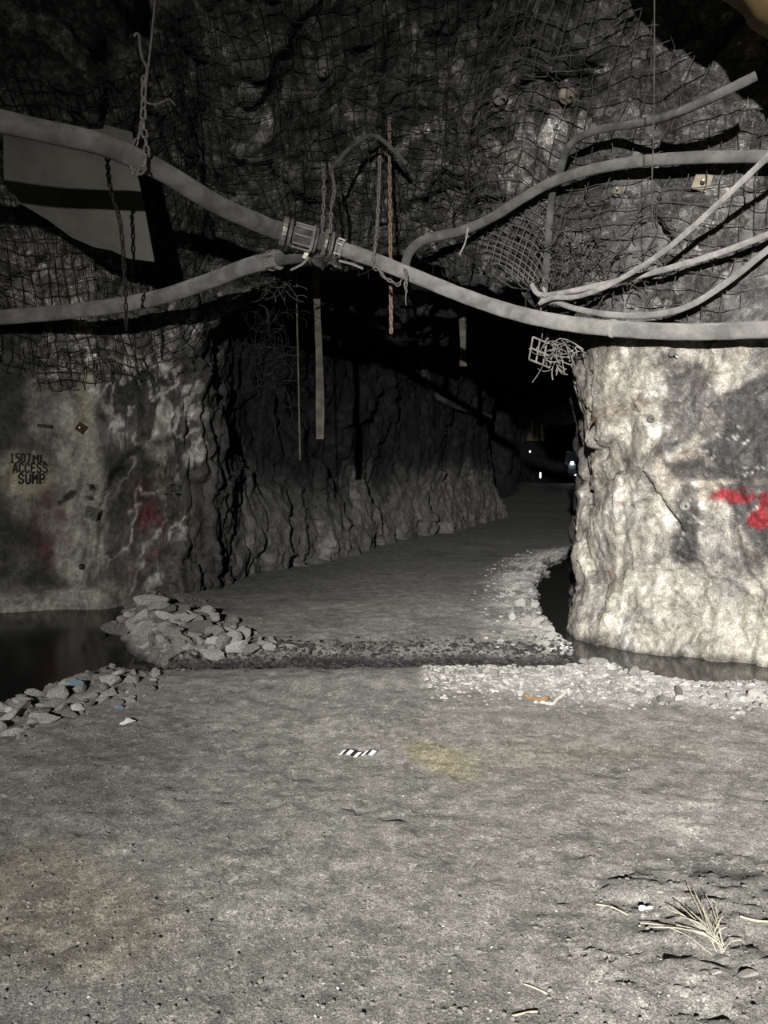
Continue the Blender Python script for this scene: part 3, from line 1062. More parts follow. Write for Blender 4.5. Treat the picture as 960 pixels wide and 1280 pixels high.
def hug(ctrl, step=4.0, which='lrc'):
    """ctrl: (px, py, gap) or (px, py, None, Y). A path lying `gap` before the rock, smoothed along its length"""
    pp = [Vector((c[0], c[1], 0)) for c in ctrl]
    pts = catmull(pp, step)
    # arc positions of the control points, for the gap
    acc = [0.0]
    for i in range(1, len(pp)):
        acc.append(acc[-1] + (pp[i] - pp[i - 1]).length)
    run = [0.0]
    for i in range(1, len(pts)):
        run.append(run[-1] + (pts[i] - pts[i - 1]).length)
    run = np.array(run) * acc[-1] / run[-1]
    dep = np.zeros(len(pts))
    gaps = np.interp(run, acc, [c[2] if c[2] is not None else 0 for c in ctrl])
    for i, q in enumerate(pts):
        h_ = hit(min(max(q.x, -40), 1000), min(max(q.y, -40), 1300), which)
        dep[i] = h_[0].y - gaps[i]
    fx = [(t, c[3]) for t, c in zip(acc, ctrl) if c[2] is None]
    if fx:
        # free-hanging stretch: blend to the given depths
        free = np.interp(run, acc, [1.0 if c[2] is None else 0.0 for c in ctrl])
        fy = np.interp(run, [f_[0] for f_ in fx], [f_[1] for f_ in fx])
        dep = dep * (1 - free) + np.minimum(fy, 99) * free
    k = 7
    pad = np.pad(dep, k, mode='edge')
    mn = np.array([pad[i:i + 2 * k + 1].min() for i in range(len(dep))])
    k = 14
    wts = np.hanning(2 * k + 3)[1:-1]
    wts /= wts.sum()
    pad = np.pad(mn, k, mode='reflect', reflect_type='odd') if len(mn) > k + 1 else np.pad(mn, k, mode='edge')
    sm = np.convolve(pad, wts, 'valid')
    return [P(q.x, q.y, float(d)) for q, d in zip(pts, sm)][::2]


UL = [P(-150, 120, 5.9), P(-40, 143, 6.1), P(60, 165, 6.35), P(130, 182, 6.55), P(200, 213, 6.85), P(270, 255, 7.25), P(335, 284, 7.6), P(352, 290, 7.7)]
pipe('water_pipe', UL, 0.088, M['pipe'], 'thick grey pipe sagging from the upper left to the steel coupling', 'pipe', ext0=1.6)
LL = [in_front(-60, 400, 0.55), in_front(0, 397, 0.55), P(100, 388, 9.1), P(190, 374, 8.95), P(260, 352, 8.7), P(310, 333, 8.35), P(345, 325, 8.1)]
pipe('water_pipe', LL, 0.088, M['pipe_pale'], 'pale dusty hose rising from the lower left edge to the clamp', 'hose', ext0=1.6)
RP = hug([(404, 302, None, 7.8), (430, 312, None, 7.8), (470, 326, None, 7.82), (520, 346, None, 7.85), (580, 370, None, 7.8), (640, 390, None, 7.6), (700, 403, None, 7.15), (770, 411, 0.22), (860, 415, 0.22), (960, 412, 0.22), (1060, 408, 0.25)])
main_pipe, main_path = pipe('water_pipe', RP, 0.072, M['pipe_pale'], 'long pale pipe slung across the tunnel mouth to the right edge', 'pipe', ext1=1.6)

H2 = hug([(508, 352, None, 8.6), (507, 330, None, 8.6), (515, 311, None, 8.6), (535, 298, None, 8.4), (575, 289, 0.15), (615, 272, 0.14), (655, 247, 0.14), (690, 228, 0.14), (740, 212, 0.14), (800, 202, 0.14), (870, 197, 0.16), (960, 196, 0.18), (1060, 200, 0.2)])
pipe('rubber_hose', H2, 0.050, M['pipe'], 'grey hose arching over the right wall from behind the long pipe', 'hose', ext1=1.5)
H3 = hug([(680, 372, 0.08), (683, 335, 0.08), (686, 290, 0.07), (690, 245, 0.07), (700, 215, 0.07), (708, 190, 0.08), (720, 175, 0.10), (750, 162, 0.16), (800, 154, 0.28), (840, 144, 0.40), (890, 122, 0.55), (945, 95, 0.75)])
pipe('rubber_hose', H3, 0.034, M['hose_dark'], 'thin dark hose bending up and away above the arched grey hose', 'hose')
CA = hug([(664, 354, 0.12), (669, 364, 0.12), (680, 369, 0.14), (710, 365, 0.15), (760, 354, 0.15), (830, 337, 0.17), (900, 316, 0.22), (960, 293, 0.28), (1050, 255, 0.35)])
pipe('power_cable', CA, 0.026, M['cable'], 'pale cable crossing the mesh, middle of the three fanning cables', 'cable', ext1=1.3)
CB = hug([(674, 380, 0.2), (690, 373, 0.2), (725, 370, 0.18), (770, 352, 0.25), (830, 314, 0.42), (890, 262, 0.6), (960, 196, 0.85), (1040, 120, 1.0)])
pipe('power_cable', CB, 0.023, M['cable'], 'pale cable climbing steeply to the right edge, highest of the three', 'cable', ext1=1.0)
CC = hug([(676, 384, 0.2), (690, 377, 0.2), (720, 386, 0.20), (760, 393, 0.24), (810, 394, 0.26), (860, 383, 0.22), (910, 352, 0.18), (960, 312, 0.18), (1050, 240, 0.25)])
pipe('power_cable', CC, 0.027, M['pipe_pale'], 'grey cable hanging in a low curve, lowest of the three', 'cable', ext1=1.0)
# hook that carries the three cables
hk = [in_front(671, 415, 0.3), in_front(672, 395, 0.3), in_front(676, 378, 0.3), in_front(682, 366, 0.3), in_front(678, 360, 0.28)]
tag(pyobj('cable_hook', tube_arrays(catmull(hk, 0.03), 0.018, 8), M['cable'], origin=hk[0]), 'short bent steel hook holding the bunched cables above the pipe', 'hook')


def axis_at(path, px):
    """point and tangent of the path at a photo column"""
    arr = np.array([tuple(p) for p in path])
    xs, ys = proj(arr)
    i = int(np.argmin(np.abs(xs - px)))
    i = min(max(i, 1), len(path) - 2)
    return path[i], (path[i + 1] - path[i - 1]).normalized()


# steel coupling between the three pipes
A0 = P(343, 286, 7.62)
A1 = P(416, 307, 7.76)
ax = (A1 - A0).normalized()
L = (A1 - A0).length
cpl = empty('pipe_coupling', A0)
tag(cpl, 'steel flanged coupling joining the pipes above the tunnel mouth', 'coupling')


def ring(name, t, r, wdt, m, inner=None):
    o = A0 + ax * (L * t)
    prof = [(r * 0.72, -wdt / 2), (r, -wdt / 2 + 0.004), (r, wdt / 2 - 0.004), (r * 0.72, wdt / 2)]
    return pyobj(name, [(lambda a: ([c - A0 for c in a[0]], a[1]))(lathe_arr(prof, o, ax, 24))], m, cpl, smooth=False)


def spool(name, t0, t1, r, m):
    o = A0 + ax * (L * t0)
    a = lathe_arr([(r, 0), (r, L * (t1 - t0))], o, ax, 20)
    return pyobj(name, [([c - A0 for c in a[0]], a[1])], m, cpl)


ring('flange', 0.16, 0.142, 0.05, M['steel'])
ring('flange', 0.26, 0.132, 0.03, M['grey_chain'])
spool('spool', 0.0, 1.0, 0.085, M['hose_dark'])
spool('sleeve', 0.40, 0.62, 0.100, M['hose_dark'])
ring('flange', 0.64, 0.130, 0.03, M['pipe_pale'])
ring('flange', 0.70, 0.122, 0.025, M['pipe'])
ring('flange', 0.86, 0.136, 0.035, M['steel'])
ring('flange', 0.97, 0.130, 0.025, M['grey_chain'])
u = ax.orthogonal().normalized()
v = ax.cross(u)
for k in range(8):
    a = 2 * math.pi * k / 8 + 0.2
    c = A0 + ax * (L * 0.48) + (u * math.cos(a) + v * math.sin(a)) * 0.114
    q = tube_arrays([c - ax * 0.09 - A0, c + ax * 0.09 - A0], 0.010, 6)
    pyobj('tie_bolt', [q], M['pipe_pale'], cpl, smooth=False)


def clamp(pos, tan, r, label, gap=0.09):
    c = empty('hose_clamp', pos)
    tag(c, label, 'clamp')
    for d in (-gap / 2, gap / 2):
        a = lathe_arr([(r, -0.011), (r + 0.012, -0.011), (r + 0.012, 0.011), (r, 0.011)], tan * d, tan, 20)
        pyobj('band', [a], M['pipe_pale'], c, smooth=False)
    uu = tan.cross(Vector((0, 1, 0))).normalized()
    vv = uu.cross(tan).normalized()
    for sgn in (-1, 0.2, 1):
        pos2 = (uu * sgn * 0.8 - vv * math.sqrt(max(0, 1 - sgn * sgn * 0.64)) * (1 if vv.y > 0 else -1)) * (r + 0.012)
        pyobj('bolt', [tube_arrays([pos2 - tan * (gap * 0.75), pos2 + tan * (gap * 0.75)], 0.009, 6)], M['steel'], c, smooth=False)
    return c


llp = catmull(LL, 0.04)
p_, t_ = axis_at(llp, 343)
clamp(p_, t_, 0.09, 'bolted double-band clamp on the end of the lower left hose')
# dark stub from the clamp to the coupling underside
stub = [P(343, 325, 8.1), P(360, 323, 8.02), P(378, 320, 7.95), P(392, 310, 7.85)]
tag(pyobj('pipe_stub', tube_arrays(catmull(stub, 0.04), 0.062, 12), M['hose_dark'], origin=stub[0]), 'short dark pipe stub between the hose clamp and the coupling', 'pipe')
kb = P(383, 318, 7.78)
bk = empty('pipe_bracket', kb)
tag(bk, 'small pale bracket with a lever under the steel coupling', 'bracket')
pyobj('lug', [box_arr((0, 0, 0), (0.022, 0.02, 0.05), Matrix.Rotation(0.4, 3, 'Y'))], M['steel'], bk, smooth=False)
pyobj('lever', [tube_arrays([Vector((0.03, 0, -0.03)), Vector((-0.05, 0.01, -0.10)), Vector((-0.16, 0.02, -0.15))], 0.012, 8)], M['pipe_pale'], bk)
p_, t_ = axis_at(main_path, 427)
clamp(p_, t_, 0.082, 'bolted clamp where the long pipe leaves the coupling', 0.05)
p_, t_ = axis_at(main_path, 766)
a = lathe_arr([(0.07, -0.02), (0.079, -0.02), (0.082, 0.0), (0.079, 0.02), (0.07, 0.02)], (0, 0, 0), t_, 20)
o = pyobj('pipe_joint', [a], M['cable'])
o.location = p_
tag(o, 'thin weld joint ring on the long pipe above the white pillar', 'joint')
q = [P(424, 326, 7.72), P(440, 330, 7.72), P(454, 336, 7.72)]
tag(pyobj('steel_rod', tube_arrays(q, 0.012, 8), M['cable'], origin=q[0]), 'thin straight rod lying under the long pipe beside the clamp', 'rod')


# ------------------------------------------------------------------ chains and wires
def link_mesh(length, width, r, m):
    pts = []
    hw = width / 2 - r
    hl = length / 2 - r - hw
    for k in range(7):
        a = math.pi * k / 6
        pts.append((hw * math.cos(a), hl + hw * math.sin(a)))
    for k in range(7):
        a = math.pi + math.pi * k / 6
        pts.append((hw * math.cos(a), -hl + hw * math.sin(a)))
    n = len(pts)
    co, f = [], []
    S = 5
    for i in range(n):
        p = Vector((pts[i][0], 0, pts[i][1]))
        t = Vector((pts[(i + 1) % n][0] - pts[i - 1][0], 0, pts[(i + 1) % n][1] - pts[i - 1][1])).normalized()
        nn = t.cross(Vector((0, 1, 0)))
        for k in range(S):
            a = 2 * math.pi * k / S
            co.append(p + (nn * math.cos(a) + Vector((0, 1, 0)) * math.sin(a)) * r)
    for i in range(n):
        for k in range(S):
            f.append((i * S + k, i * S + (k + 1) % S, ((i + 1) % n) * S + (k + 1) % S, ((i + 1) % n) * S + k))
    me = bpy.data.meshes.new('link')
    me.from_pydata([tuple(c) for c in co], [], f)
    me.polygons.foreach_set('use_smooth', np.ones(len(f), bool))
    me.materials.append(m)
    return me


def chain(pts, pitch, width, r, m, label, twist=0.5):
    path = catmull(pts, 0.01)
    root = empty('chain', path[0])
    tag(root, label, 'chain')
    me = link_mesh(pitch + 2.2 * r, width, r, m)
    acc = 0.0
    nxt = pitch / 2
    k = 0
    for a, b in zip(path[:-1], path[1:]):
        l = (b - a).length
        while acc + l >= nxt:
            p = a + (b - a) * ((nxt - acc) / l)
            t = (b - a).normalized()
            q = Vector((0, 0, 1)).rotation_difference(t)
            o = bpy.data.objects.new('link', me)
            C.objects.link(o)
            o.parent = root
            o.location = p - path[0]
            o.rotation_mode = 'QUATERNION'
            o.rotation_quaternion = q @ Quaternion((0, 0, 1), twist + (math.pi / 2 if k % 2 else 0) + random.uniform(-.15, .15))
            k += 1
            nxt += pitch
        acc += l
    return root


YC = hit(487, 152, 'c')[0].y - 0.05
chain([P(487, 146, YC), P(487, 200, YC), P(488, 300, YC), P(489, 418, YC)], 0.062, 0.05, 0.0105, M['rust_chain'], 'long rusty chain hanging straight in front of the tunnel mouth', 0.6)
chain([P(180, 95, 6.72), P(179, 140, 6.72), P(174, 168, 6.72), P(166, 190, 6.68), P(168, 214, 6.68), P(176, 214, 6.62), P(181, 205, 6.6), P(183, 185, 6.63), P(180, 160, 6.7), P(179, 130, 6.72)], 0.09, 0.06, 0.010, M['grey_chain'], 'grey chain looped under the thick pipe at the upper left', 0.4)
chain([P(134, 196, 6.9), P(138, 235, 7.4), P(150, 278, 7.75), P(155, 330, 7.95), P(157, 372, 8.2), P(158, 415, 8.4)], 0.075, 0.05, 0.010, M['dark_chain'], 'thin dark chain dangling before the olive sheet', 0.7)
chain([P(404, 205, 7.9), P(405, 240, 7.85), P(403, 285, 7.8), P(404, 300, 7.72)], 0.06, 0.045, 0.009, M['grey_chain'], 'dull chain holding up the steel coupling, left strand', 0.3)
chain([P(412, 205, 8.0), P(418, 235, 7.95), P(414, 262, 7.9), P(413, 300, 7.85)], 0.06, 0.045, 0.009, M['grey_chain'], 'dull chain holding up the steel coupling, right strand', 0.9)
chain([P(475, 195, 8.0), P(473, 250, 7.95), P(471, 290, 7.9), P(468, 315, 7.75), P(466, 332, 7.72), P(473, 338, 7.8)], 0.06, 0.045, 0.009, M['grey_chain'], 'dull chain slung round the long pipe just left of the rusty chain', 0.2)
chain([P(470, 330, 7.7), P(480, 346, 7.68), P(490, 352, 7.66), P(497, 356, 7.68), P(502, 350, 7.7)], 0.05, 0.04, 0.008, M['grey_chain'], 'slack chain end drooping under the long pipe behind the rusty chain', 0.2)
chain([P(506, 336, 7.72), P(508, 346, 7.68), P(507, 358, 7.68), P(508, 364, 7.7)], 0.05, 0.045, 0.009, M['grey_chain'], 'short chain clip wrapped on the long pipe right of the rusty chain', 0.2)


def wire(pts, r, m, label, name='hanging_wire', cat='wire', sides=6, step=0.05):
    path = catmull(pts, step)
    o = pyobj(name, tube_arrays(path, r, sides), m, origin=path[0])
    tag(o, label, cat)
    return o


wire([P(196, -20, 6.72), P(192, 20, 6.72), P(188, 60, 6.72), P(184, 95, 6.72), P(181, 128, 6.72)], 0.010, M['grey_chain'], 'twisted tie wire running up from the looped chain')
wire([P(168, 46, 6.75), P(170, 42, 6.75), P(174, 44, 6.75), P(175, 58, 6.74), P(178, 74, 6.73), P(184, 86, 6.72), P(180, 105, 6.72), P(177, 118, 6.72), P(181, 128, 6.72)], 0.012, M['grey_chain'], 'hooked wire end standing up above the looped chain')
wire([P(183, 128, 6.72), P(193, 131, 6.75), P(205, 127, 6.8), P(212, 124, 6.85), P(219, 132, 6.9)], 0.009, M['grey_chain'], 'bent wire tail sticking out right of the looped chain')
wire([P(818, -30, 5.2), P(818, 80, 5.4), P(817, 160, 5.55), P(815, 230, 5.7), P(816, 285, 5.85)], 0.004, M['wire'], 'thin pale string hanging straight down the right wall', 'string', 'string')
wire([P(372, 322, 9.8), P(371, 380, 9.8), P(373, 470, 9.8), P(375, 575, 9.8)], 0.011, M['wood'], 'thin cord dangling left of the hanging timber batten', 'cord', 'cord')
wire([P(508, 362, 7.7), P(507, 374, 7.68), P(508, 382, 7.68)], 0.006, M['wire_pale'], 'loose wire tail hanging below the long pipe')
wire([P(585, 285, 7.6), P(581, 305, 7.6), P(574, 318, 7.6)], 0.008, M['cable'], 'short stick of wire poking down from the arched hose')
wire([P(508, 205, 8.1), P(470, 170, 8.1), P(440, 183, 8.05), P(420, 205, 8.0), P(412, 214, 7.98)], 0.022, M['hose_dark'], 'short dark hose bent below the roof above the coupling', 'rubber_hose', 'hose', 10)

# hose festooned on the tunnel side wall
HB = [in_front(522, 395, 0.2, 'l'), in_front(526, 430, 0.2, 'l'), in_front(531, 465, 0.2, 'l'), in_front(543, 492, 0.2, 'l'), in_front(562, 504, 0.2, 'l'), in_front(592, 515, 0.2, 'l'), in_front(612, 521, 0.2, 'l')]
pipe('rubber_hose', HB, 0.085, M['hose_dark'], 'black hose drooping along the dark tunnel side wall', 'hose', 12)

# timber batten and strip in the tunnel mouth
b0, b1 = P(396, 322, 9.75), P(400, 549, 9.7)
mid = (b0 + b1) / 2
rot = Vector((0, 0, 1)).rotation_difference((b0 - b1).normalized()).to_matrix()
hl = (b0 - b1).length / 2
co, f = [], []
for i in range(13):
    t = i / 12
    wdt = 0.047 + 0.006 * math.sin(t * 9) - (0.008 if t > 0.62 else 0)
    off = 0.012 * math.sin(t * 5)
    for sx, sy in ((-1, -1), (1, -1), (1, 1), (-1, 1)):
        co.append(rot @ Vector((sx * wdt + off, sy * 0.018, -hl + 2 * hl * t)))
for i in range(12):
    for k in range(4):
        f.append((i * 4 + k, i * 4 + (k + 1) % 4, i * 4 + 4 + (k + 1) % 4, i * 4 + 4 + k))
f += [(3, 2, 1, 0), (48, 49, 50, 51)]
o = pyobj('timber_batten', (co, f), M['wood'], smooth=False)
o.location = mid
tag(o, 'weathered timber batten hanging upright in the tunnel mouth', 'batten')
s0_, s1_ = P(578, 375, 12), P(579, 458, 12)
pts = []
co, f = [], []
for i in range(7):
    t = i / 6
    c = s0_.lerp(s1_, t)
    for sx, sy in ((-1, -1), (1, -1), (1, 1), (-1, 1)):
        co.append(c + Vector((sx * (0.05 + 0.01 * math.sin(t * 7)), sy * 0.012, 0)) - mid)
for i in range(6):
    for k in range(4):
        f.append((i * 4 + k, i * 4 + (k + 1) % 4, i * 4 + 4 + (k + 1) % 4, i * 4 + 4 + k))
f += [(3, 2, 1, 0), (24, 25, 26, 27)]
o = pyobj('hanging_strip', (co, f), M['wood'], smooth=False)
o.location = mid
tag(o, 'short faded strip hanging from the dark tunnel roof', 'strip')

# olive sheet behind the upper left pipe
sh_px = [(4, 168), (40, 162), (128, 161), (131, 156), (165, 165), (171, 215), (181, 262), (193, 327), (160, 323), (140, 313), (118, 309), (90, 297), (60, 275), (28, 256), (5, 228)]
front = [P(x, y, 8.15 + 0.10 * math.sin(x * 0.02) + (y - 165) * 0.0012) for x, y in sh_px]
back = [p + Vector((0, 0.02, 0)) for p in front]
n = len(front)
c0 = front[0]
co = [p - c0 for p in front + back]
f = [tuple(range(n)), tuple(range(2 * n - 1, n - 1, -1))] + [(i, i + n, (i + 1) % n + n, (i + 1) % n) for i in range(n)]
o = pyobj('rubber_sheet', (co, f), M['sheet'], smooth=False)
o.location = c0
tag(o, 'dull olive sheet with a torn lower edge hung behind the pipe', 'sheet')

# ventilation duct corner at the upper right
d0, d1 = P(797, -352, 5.15), P(1367, 113, 4.75)
dr = (d1 - d0).normalized()
prof = []
Ld = (d1 - d0).length
nr = int(Ld / 0.12)
for i in range(nr + 1):
    prof.append((0.80 + (0.02 if i % 5 == 0 else 0.0) + 0.008 * math.sin(i * 1.7), Ld * i / nr))
o = pyobj('ventilation_duct', lathe_arr(prof, (0, 0, 0), dr, 32), M['duct'])
o.location = d0
tag(o, 'yellow ventilation duct just showing in the upper right corner', 'duct')

# ------------------------------------------------------------------ wire mesh
def wires_mesh(name, lines, r, m, label, cat, kind=None):
    """lines: list of (k,3) arrays -> one mesh of thin triangular wires"""
    V, Fq = [], []
    off = 0
    for ln in lines:
        ln = np.asarray(ln, float)
        k = len(ln)
        if k < 2:
            continue
        t = np.gradient(ln, axis=0)
        t /= np.maximum(np.linalg.norm(t, axis=1, keepdims=True), 1e-9)
        ref = np.array((0.31, 0.77, 0.55))
        n1 = np.cross(t, ref)
        n1 /= np.maximum(np.linalg.norm(n1, axis=1, keepdims=True), 1e-9)
        n2 = np.cross(t, n1)
        ring_ = [ln + r * (n1 * math.cos(a) + n2 * math.sin(a)) for a in (0, 2.094, 4.189)]
        V.append(np.stack(ring_, 1).reshape(-1, 3))
        i = np.arange(k - 1)[:, None] * 3
        q = np.concatenate([np.concatenate([i + a, i + b, i + 3 + b, i + 3 + a], 1) for a, b in ((0, 1), (1, 2), (2, 0))], 0)
        Fq.append(q + off)
        off += k * 3
    me = np_mesh(name, np.concatenate(V), np.concatenate(Fq), False)
    o = mesh_obj(name, me, m)
    tag(o, label, cat, kind=kind)
    return o


def mesh_sheet(x0, x1, a0f, a1, pitch, gap, seed, rotated=False, wobble=0.05, smooth=0.5):
    """net of wires stretched over the roof surface"""
    fx = np.arange(x0, x1, pitch)
    fa = np.arange(-0.5, a1, pitch)
    sub = 2

    def pos(X, A):
        wx = wobble * fbm(X * 1.4, A * 1.4, 0, 3, seed) + 0.012 * fbm(X * 9, A * 9, 0, 2, seed + 5)
        wa = wobble * fbm(X * 1.4, A * 1.4, 7, 3, seed + 1) + 0.012 * fbm(X * 9, A * 9, 4, 2, seed + 6)
        Xp, Ap = X + wx, np.maximum(A + wa, 0.001)
        b = ceil_base(Xp, Ap)
        e = 0.03
        n = np.cross(ceil_base(Xp + e, Ap) - ceil_base(Xp - e, Ap), ceil_base(Xp, Ap + e) - ceil_base(Xp, np.maximum(Ap - e, 0)))
        n /= np.maximum(np.linalg.norm(n, axis=-1, keepdims=True), 1e-9)
        n *= np.where((-n[..., 1] - n[..., 2]) < 0, -1, 1)[..., None]
        lo_ = ceil_disp(Xp, Ap, False)
        h = lo_ * smooth + (1 - smooth) * np.maximum(ceil_disp(Xp, Ap, True), lo_ - 0.03) + gap + 0.05 * smooth + 0.025 * fbm(X * 2, A * 2, 0, 2, seed + 9)
        p = b + n * h[..., None]
        low = A + wa
        # loose skirt hanging below the lip line
        p[..., 2] += np.minimum(low, 0) * 0.95
        p[..., 1] += np.minimum(low, 0) * 0.12 * 0
        return p
    lines = []
    if not rotated:
        for x in fx:
            s0 = a0f(x) + random.uniform(-0.06, 0.10)
            A = np.arange(s0, a1, pitch / sub)
            lines.append(pos(np.full(A.shape, x), A))
        for a in fa:
            X = np.arange(x0, x1, pitch / sub)
            ok = np.array([a > a0f(xx) + 0.03 for xx in X])
            # split at gaps
            run = []
            for xx, k in zip(X, ok):
                if k and random.random() > 0.012:
                    run.append(xx)
                else:
                    if len(run) > 2:
                        lines.append(pos(np.array(run), np.full(len(run), a)))
                    run = []
            if len(run) > 2:
                lines.append(pos(np.array(run), np.full(len(run), a)))
    else:
        w_ = x1 - x0
        hgt = a1
        for sgn in (1, -1):
            for t in np.arange(-hgt, w_ + hgt, pitch * 1.414):
                A = np.arange(0.02, a1, pitch / sub)
                X = x0 + t + sgn * (A - hgt / 2)
                m_ = (X > x0) & (X < x1) & (A > np.array([a0f(q) for q in X]))
                if m_.sum() > 2:
                    lines.append(pos(X[m_], A[m_]))
    return lines


# lower border of the netting, as height above the roof lip (negative: hangs lower)
wires_mesh('wire_mesh', mesh_sheet(-6.8, -2.2, lambda x: -0.02 + 0.10 * math.sin(x * 5), 2.5, 0.105, 0.06, 301, wobble=0.06, smooth=0.9), 0.006, M['wire_dark'],
           'rusty dark wire mesh draped over the upper left wall behind the sheet', 'wire mesh')
wires_mesh('wire_mesh', mesh_sheet(-2.3, 1.25, lambda x: 0.04 + 0.08 * math.sin(x * 6), 2.6, 0.105, 0.06, 311, wobble=0.09), 0.0045, M['wire_dark'],
           'dark wire mesh pinned to the roof above the tunnel mouth', 'wire mesh')
wires_mesh('wire_mesh', mesh_sheet(1.1, 6.2, lambda x: 0.06 + 0.06 * math.sin(x * 7), 2.5, 0.105, 0.06, 321, wobble=0.07), 0.0050, M['wire'],
           'dusty wire mesh covering the rock above the white pillar', 'wire mesh')
def diamond_panel():
    cs_ = [in_front(582, 288, 0.16), in_front(694, 226, 0.10), in_front(690, 352, 0.14), in_front(640, 352, 0.25)]
    def bl(u_, v_):
        p = (cs_[0] * (1 - u_) + cs_[1] * u_) * (1 - v_) + (cs_[3] * (1 - u_) + cs_[2] * u_) * v_
        return tuple(p + Vector((0, 0.03 * math.sin(u_ * 5 + v_ * 4), 0.012 * math.sin(u_ * 9 + 2 * v_))))
    lines_ = []
    for sg in (1, -1):
        for c_ in np.arange(-1.2, 2.3, 0.13):
            run = []
            for t in np.linspace(0, 1, 41):
                u_ = c_ + sg * (t - 0.5) * 0.95
                if 0 <= u_ <= 1:
                    run.append(bl(u_, t))
            if len(run) > 1:
                lines_.append(np.array(run))
    return lines_


wires_mesh('wire_mesh', diamond_panel(), 0.0062, M['wire_mid'],
           'pale diamond wire mesh strip slanting under the arched grey hose', 'wire mesh')


def tangle(cx, cy, sx, sy, n, seed, gap0, gap1, which='lrc', curl=0.12, length=6, depth=None):
    rr = random.Random(seed)
    lines = []
    for _ in range(n):
        px_, py_ = rr.gauss(cx, sx), rr.gauss(cy, sy)
        if depth is None:
            h = hit(px_, py_, which)
            if h is None or h[0].y > 11:
                continue
            p = P(px_, py_, h[0].y - rr.uniform(gap0, gap1))
        else:
            p = P(px_, py_, depth + rr.uniform(-0.15, 0.15))
        d = Vector((rr.uniform(-1, 1), rr.uniform(-0.35, 0.35), rr.uniform(-1, 1))).normalized()
        ax_ = Vector((rr.uniform(-0.5, 0.5), 1, rr.uniform(-0.5, 0.5))).normalized()
        pts_ = [p.copy()]
        ang = rr.uniform(-0.6, 0.6)
        for k in range(rr.randint(3, length)):
            d = (Quaternion(ax_, ang) @ d)
            p = p + d * curl * rr.uniform(0.4, 0.8)
            pts_.append(p.copy())
        lines.append(np.array([tuple(q) for q in catmull(pts_, 0.03)]))
    return lines


wires_mesh('wire_tangle', tangle(694, 437, 11, 14, 60, 3, 0, 0, depth=7.55, curl=0.07, length=5), 0.0062, M['wire_pale'],
           'frayed clump of cut mesh wires at the top corner of the pillar', 'wire tangle', 'stuff')
wires_mesh('wire_tangle', tangle(745, 325, 42, 30, 130, 5, 0.06, 0.2, 'rc', curl=0.08), 0.0055, M['wire'],
           'matted loose wires on the mesh between the cables and arched hose', 'wire tangle', 'stuff')
wires_mesh('wire_tangle', tangle(540, 230, 60, 45, 70, 6, 0.05, 0.2, 'c', curl=0.13), 0.0055, M['wire_dark'],
           'loose bent wires over the tunnel mouth right of the rusty chain', 'wire tangle', 'stuff')
wires_mesh('wire_tangle', tangle(335, 420, 14, 40, 130, 8, 0, 0, depth=10.2, curl=0.10), 0.0055, M['wire_dark'],
           'torn dark netting hanging at the left edge of the tunnel mouth', 'wire tangle', 'stuff')
wires_mesh('wire_tangle', tangle(95, 455, 42, 7, 26, 9, 0.03, 0.12, 'lc', curl=0.07), 0.0058, M['wire_dark'],
           'curled lower fringe of the left wire mesh above the pale wall', 'wire tangle', 'stuff')
wires_mesh('wire_tangle', tangle(345, 352, 22, 10, 50, 12, 0, 0, depth=8.7, curl=0.07), 0.005, M['wire'],
           'wispy loose wires under the hose clamp at the tunnel mouth', 'wire tangle', 'stuff')
# squared remnant of mesh sticking out at the pillar corner
lines = []
o0 = P(666, 421, 7.5)
ex = (P(692, 432, 7.6) - o0)
ez = (P(661, 449, 7.5) - o0)
for k in range(4):
    lines.append(np.array([tuple(o0 + ex * (k / 3) + ez * t) for t in (0, 0.5, 1)]))
for k in range(3):
    lines.append(np.array([tuple(o0 + ez * (k / 2) + ex * t) for t in (0, 0.5, 1)]))
wires_mesh('wire_mesh', lines, 0.010, M['wire_pale'], 'small bent square of mesh jutting left from the pillar corner', 'wire mesh')


# ------------------------------------------------------------------ rock bolts
def bolt(px, py, size, label, m='plate', square=False, which='lrc', lift=0.035):
    h = hit(px, py, which)
    n = (h[1] + Vector((0, -1, 0)) * 0.8).normalized()
    root = empty('rock_bolt', h[0] + n * lift)
    tag(root, label, 'rock bolt')
    r = size
    if square:
        q = Vector((0, 0, 1)).rotation_difference(n).to_matrix()
        q = q @ Matrix.Rotation(random.uniform(-0.6, 0.6), 3, 'Z')
        pyobj('plate', [box_arr((0, 0, 0), (r, r, 0.006), q)], M[m], root, smooth=False)
    else:
        pyobj('plate', [lathe_arr([(r, -0.01), (r, 0.004), (r * 0.75, 0.012), (r * 0.4, 0.035), (r * 0.2, 0.03)], (0, 0, 0), n, 18)], M[m], root)
    pyobj('nut', [lathe_arr([(r * 0.3, 0.0), (r * 0.3, 0.06), (r * 0.22, 0.065)], (0, 0, 0), n, 6)], M['hose_dark'], root, smooth=False)
    pyobj('bolt_end', [lathe_arr([(r * 0.14, 0.05), (r * 0.14, 0.11)], (0, 0, 0), n, 8)], M['steel'], root, smooth=False)
    return root


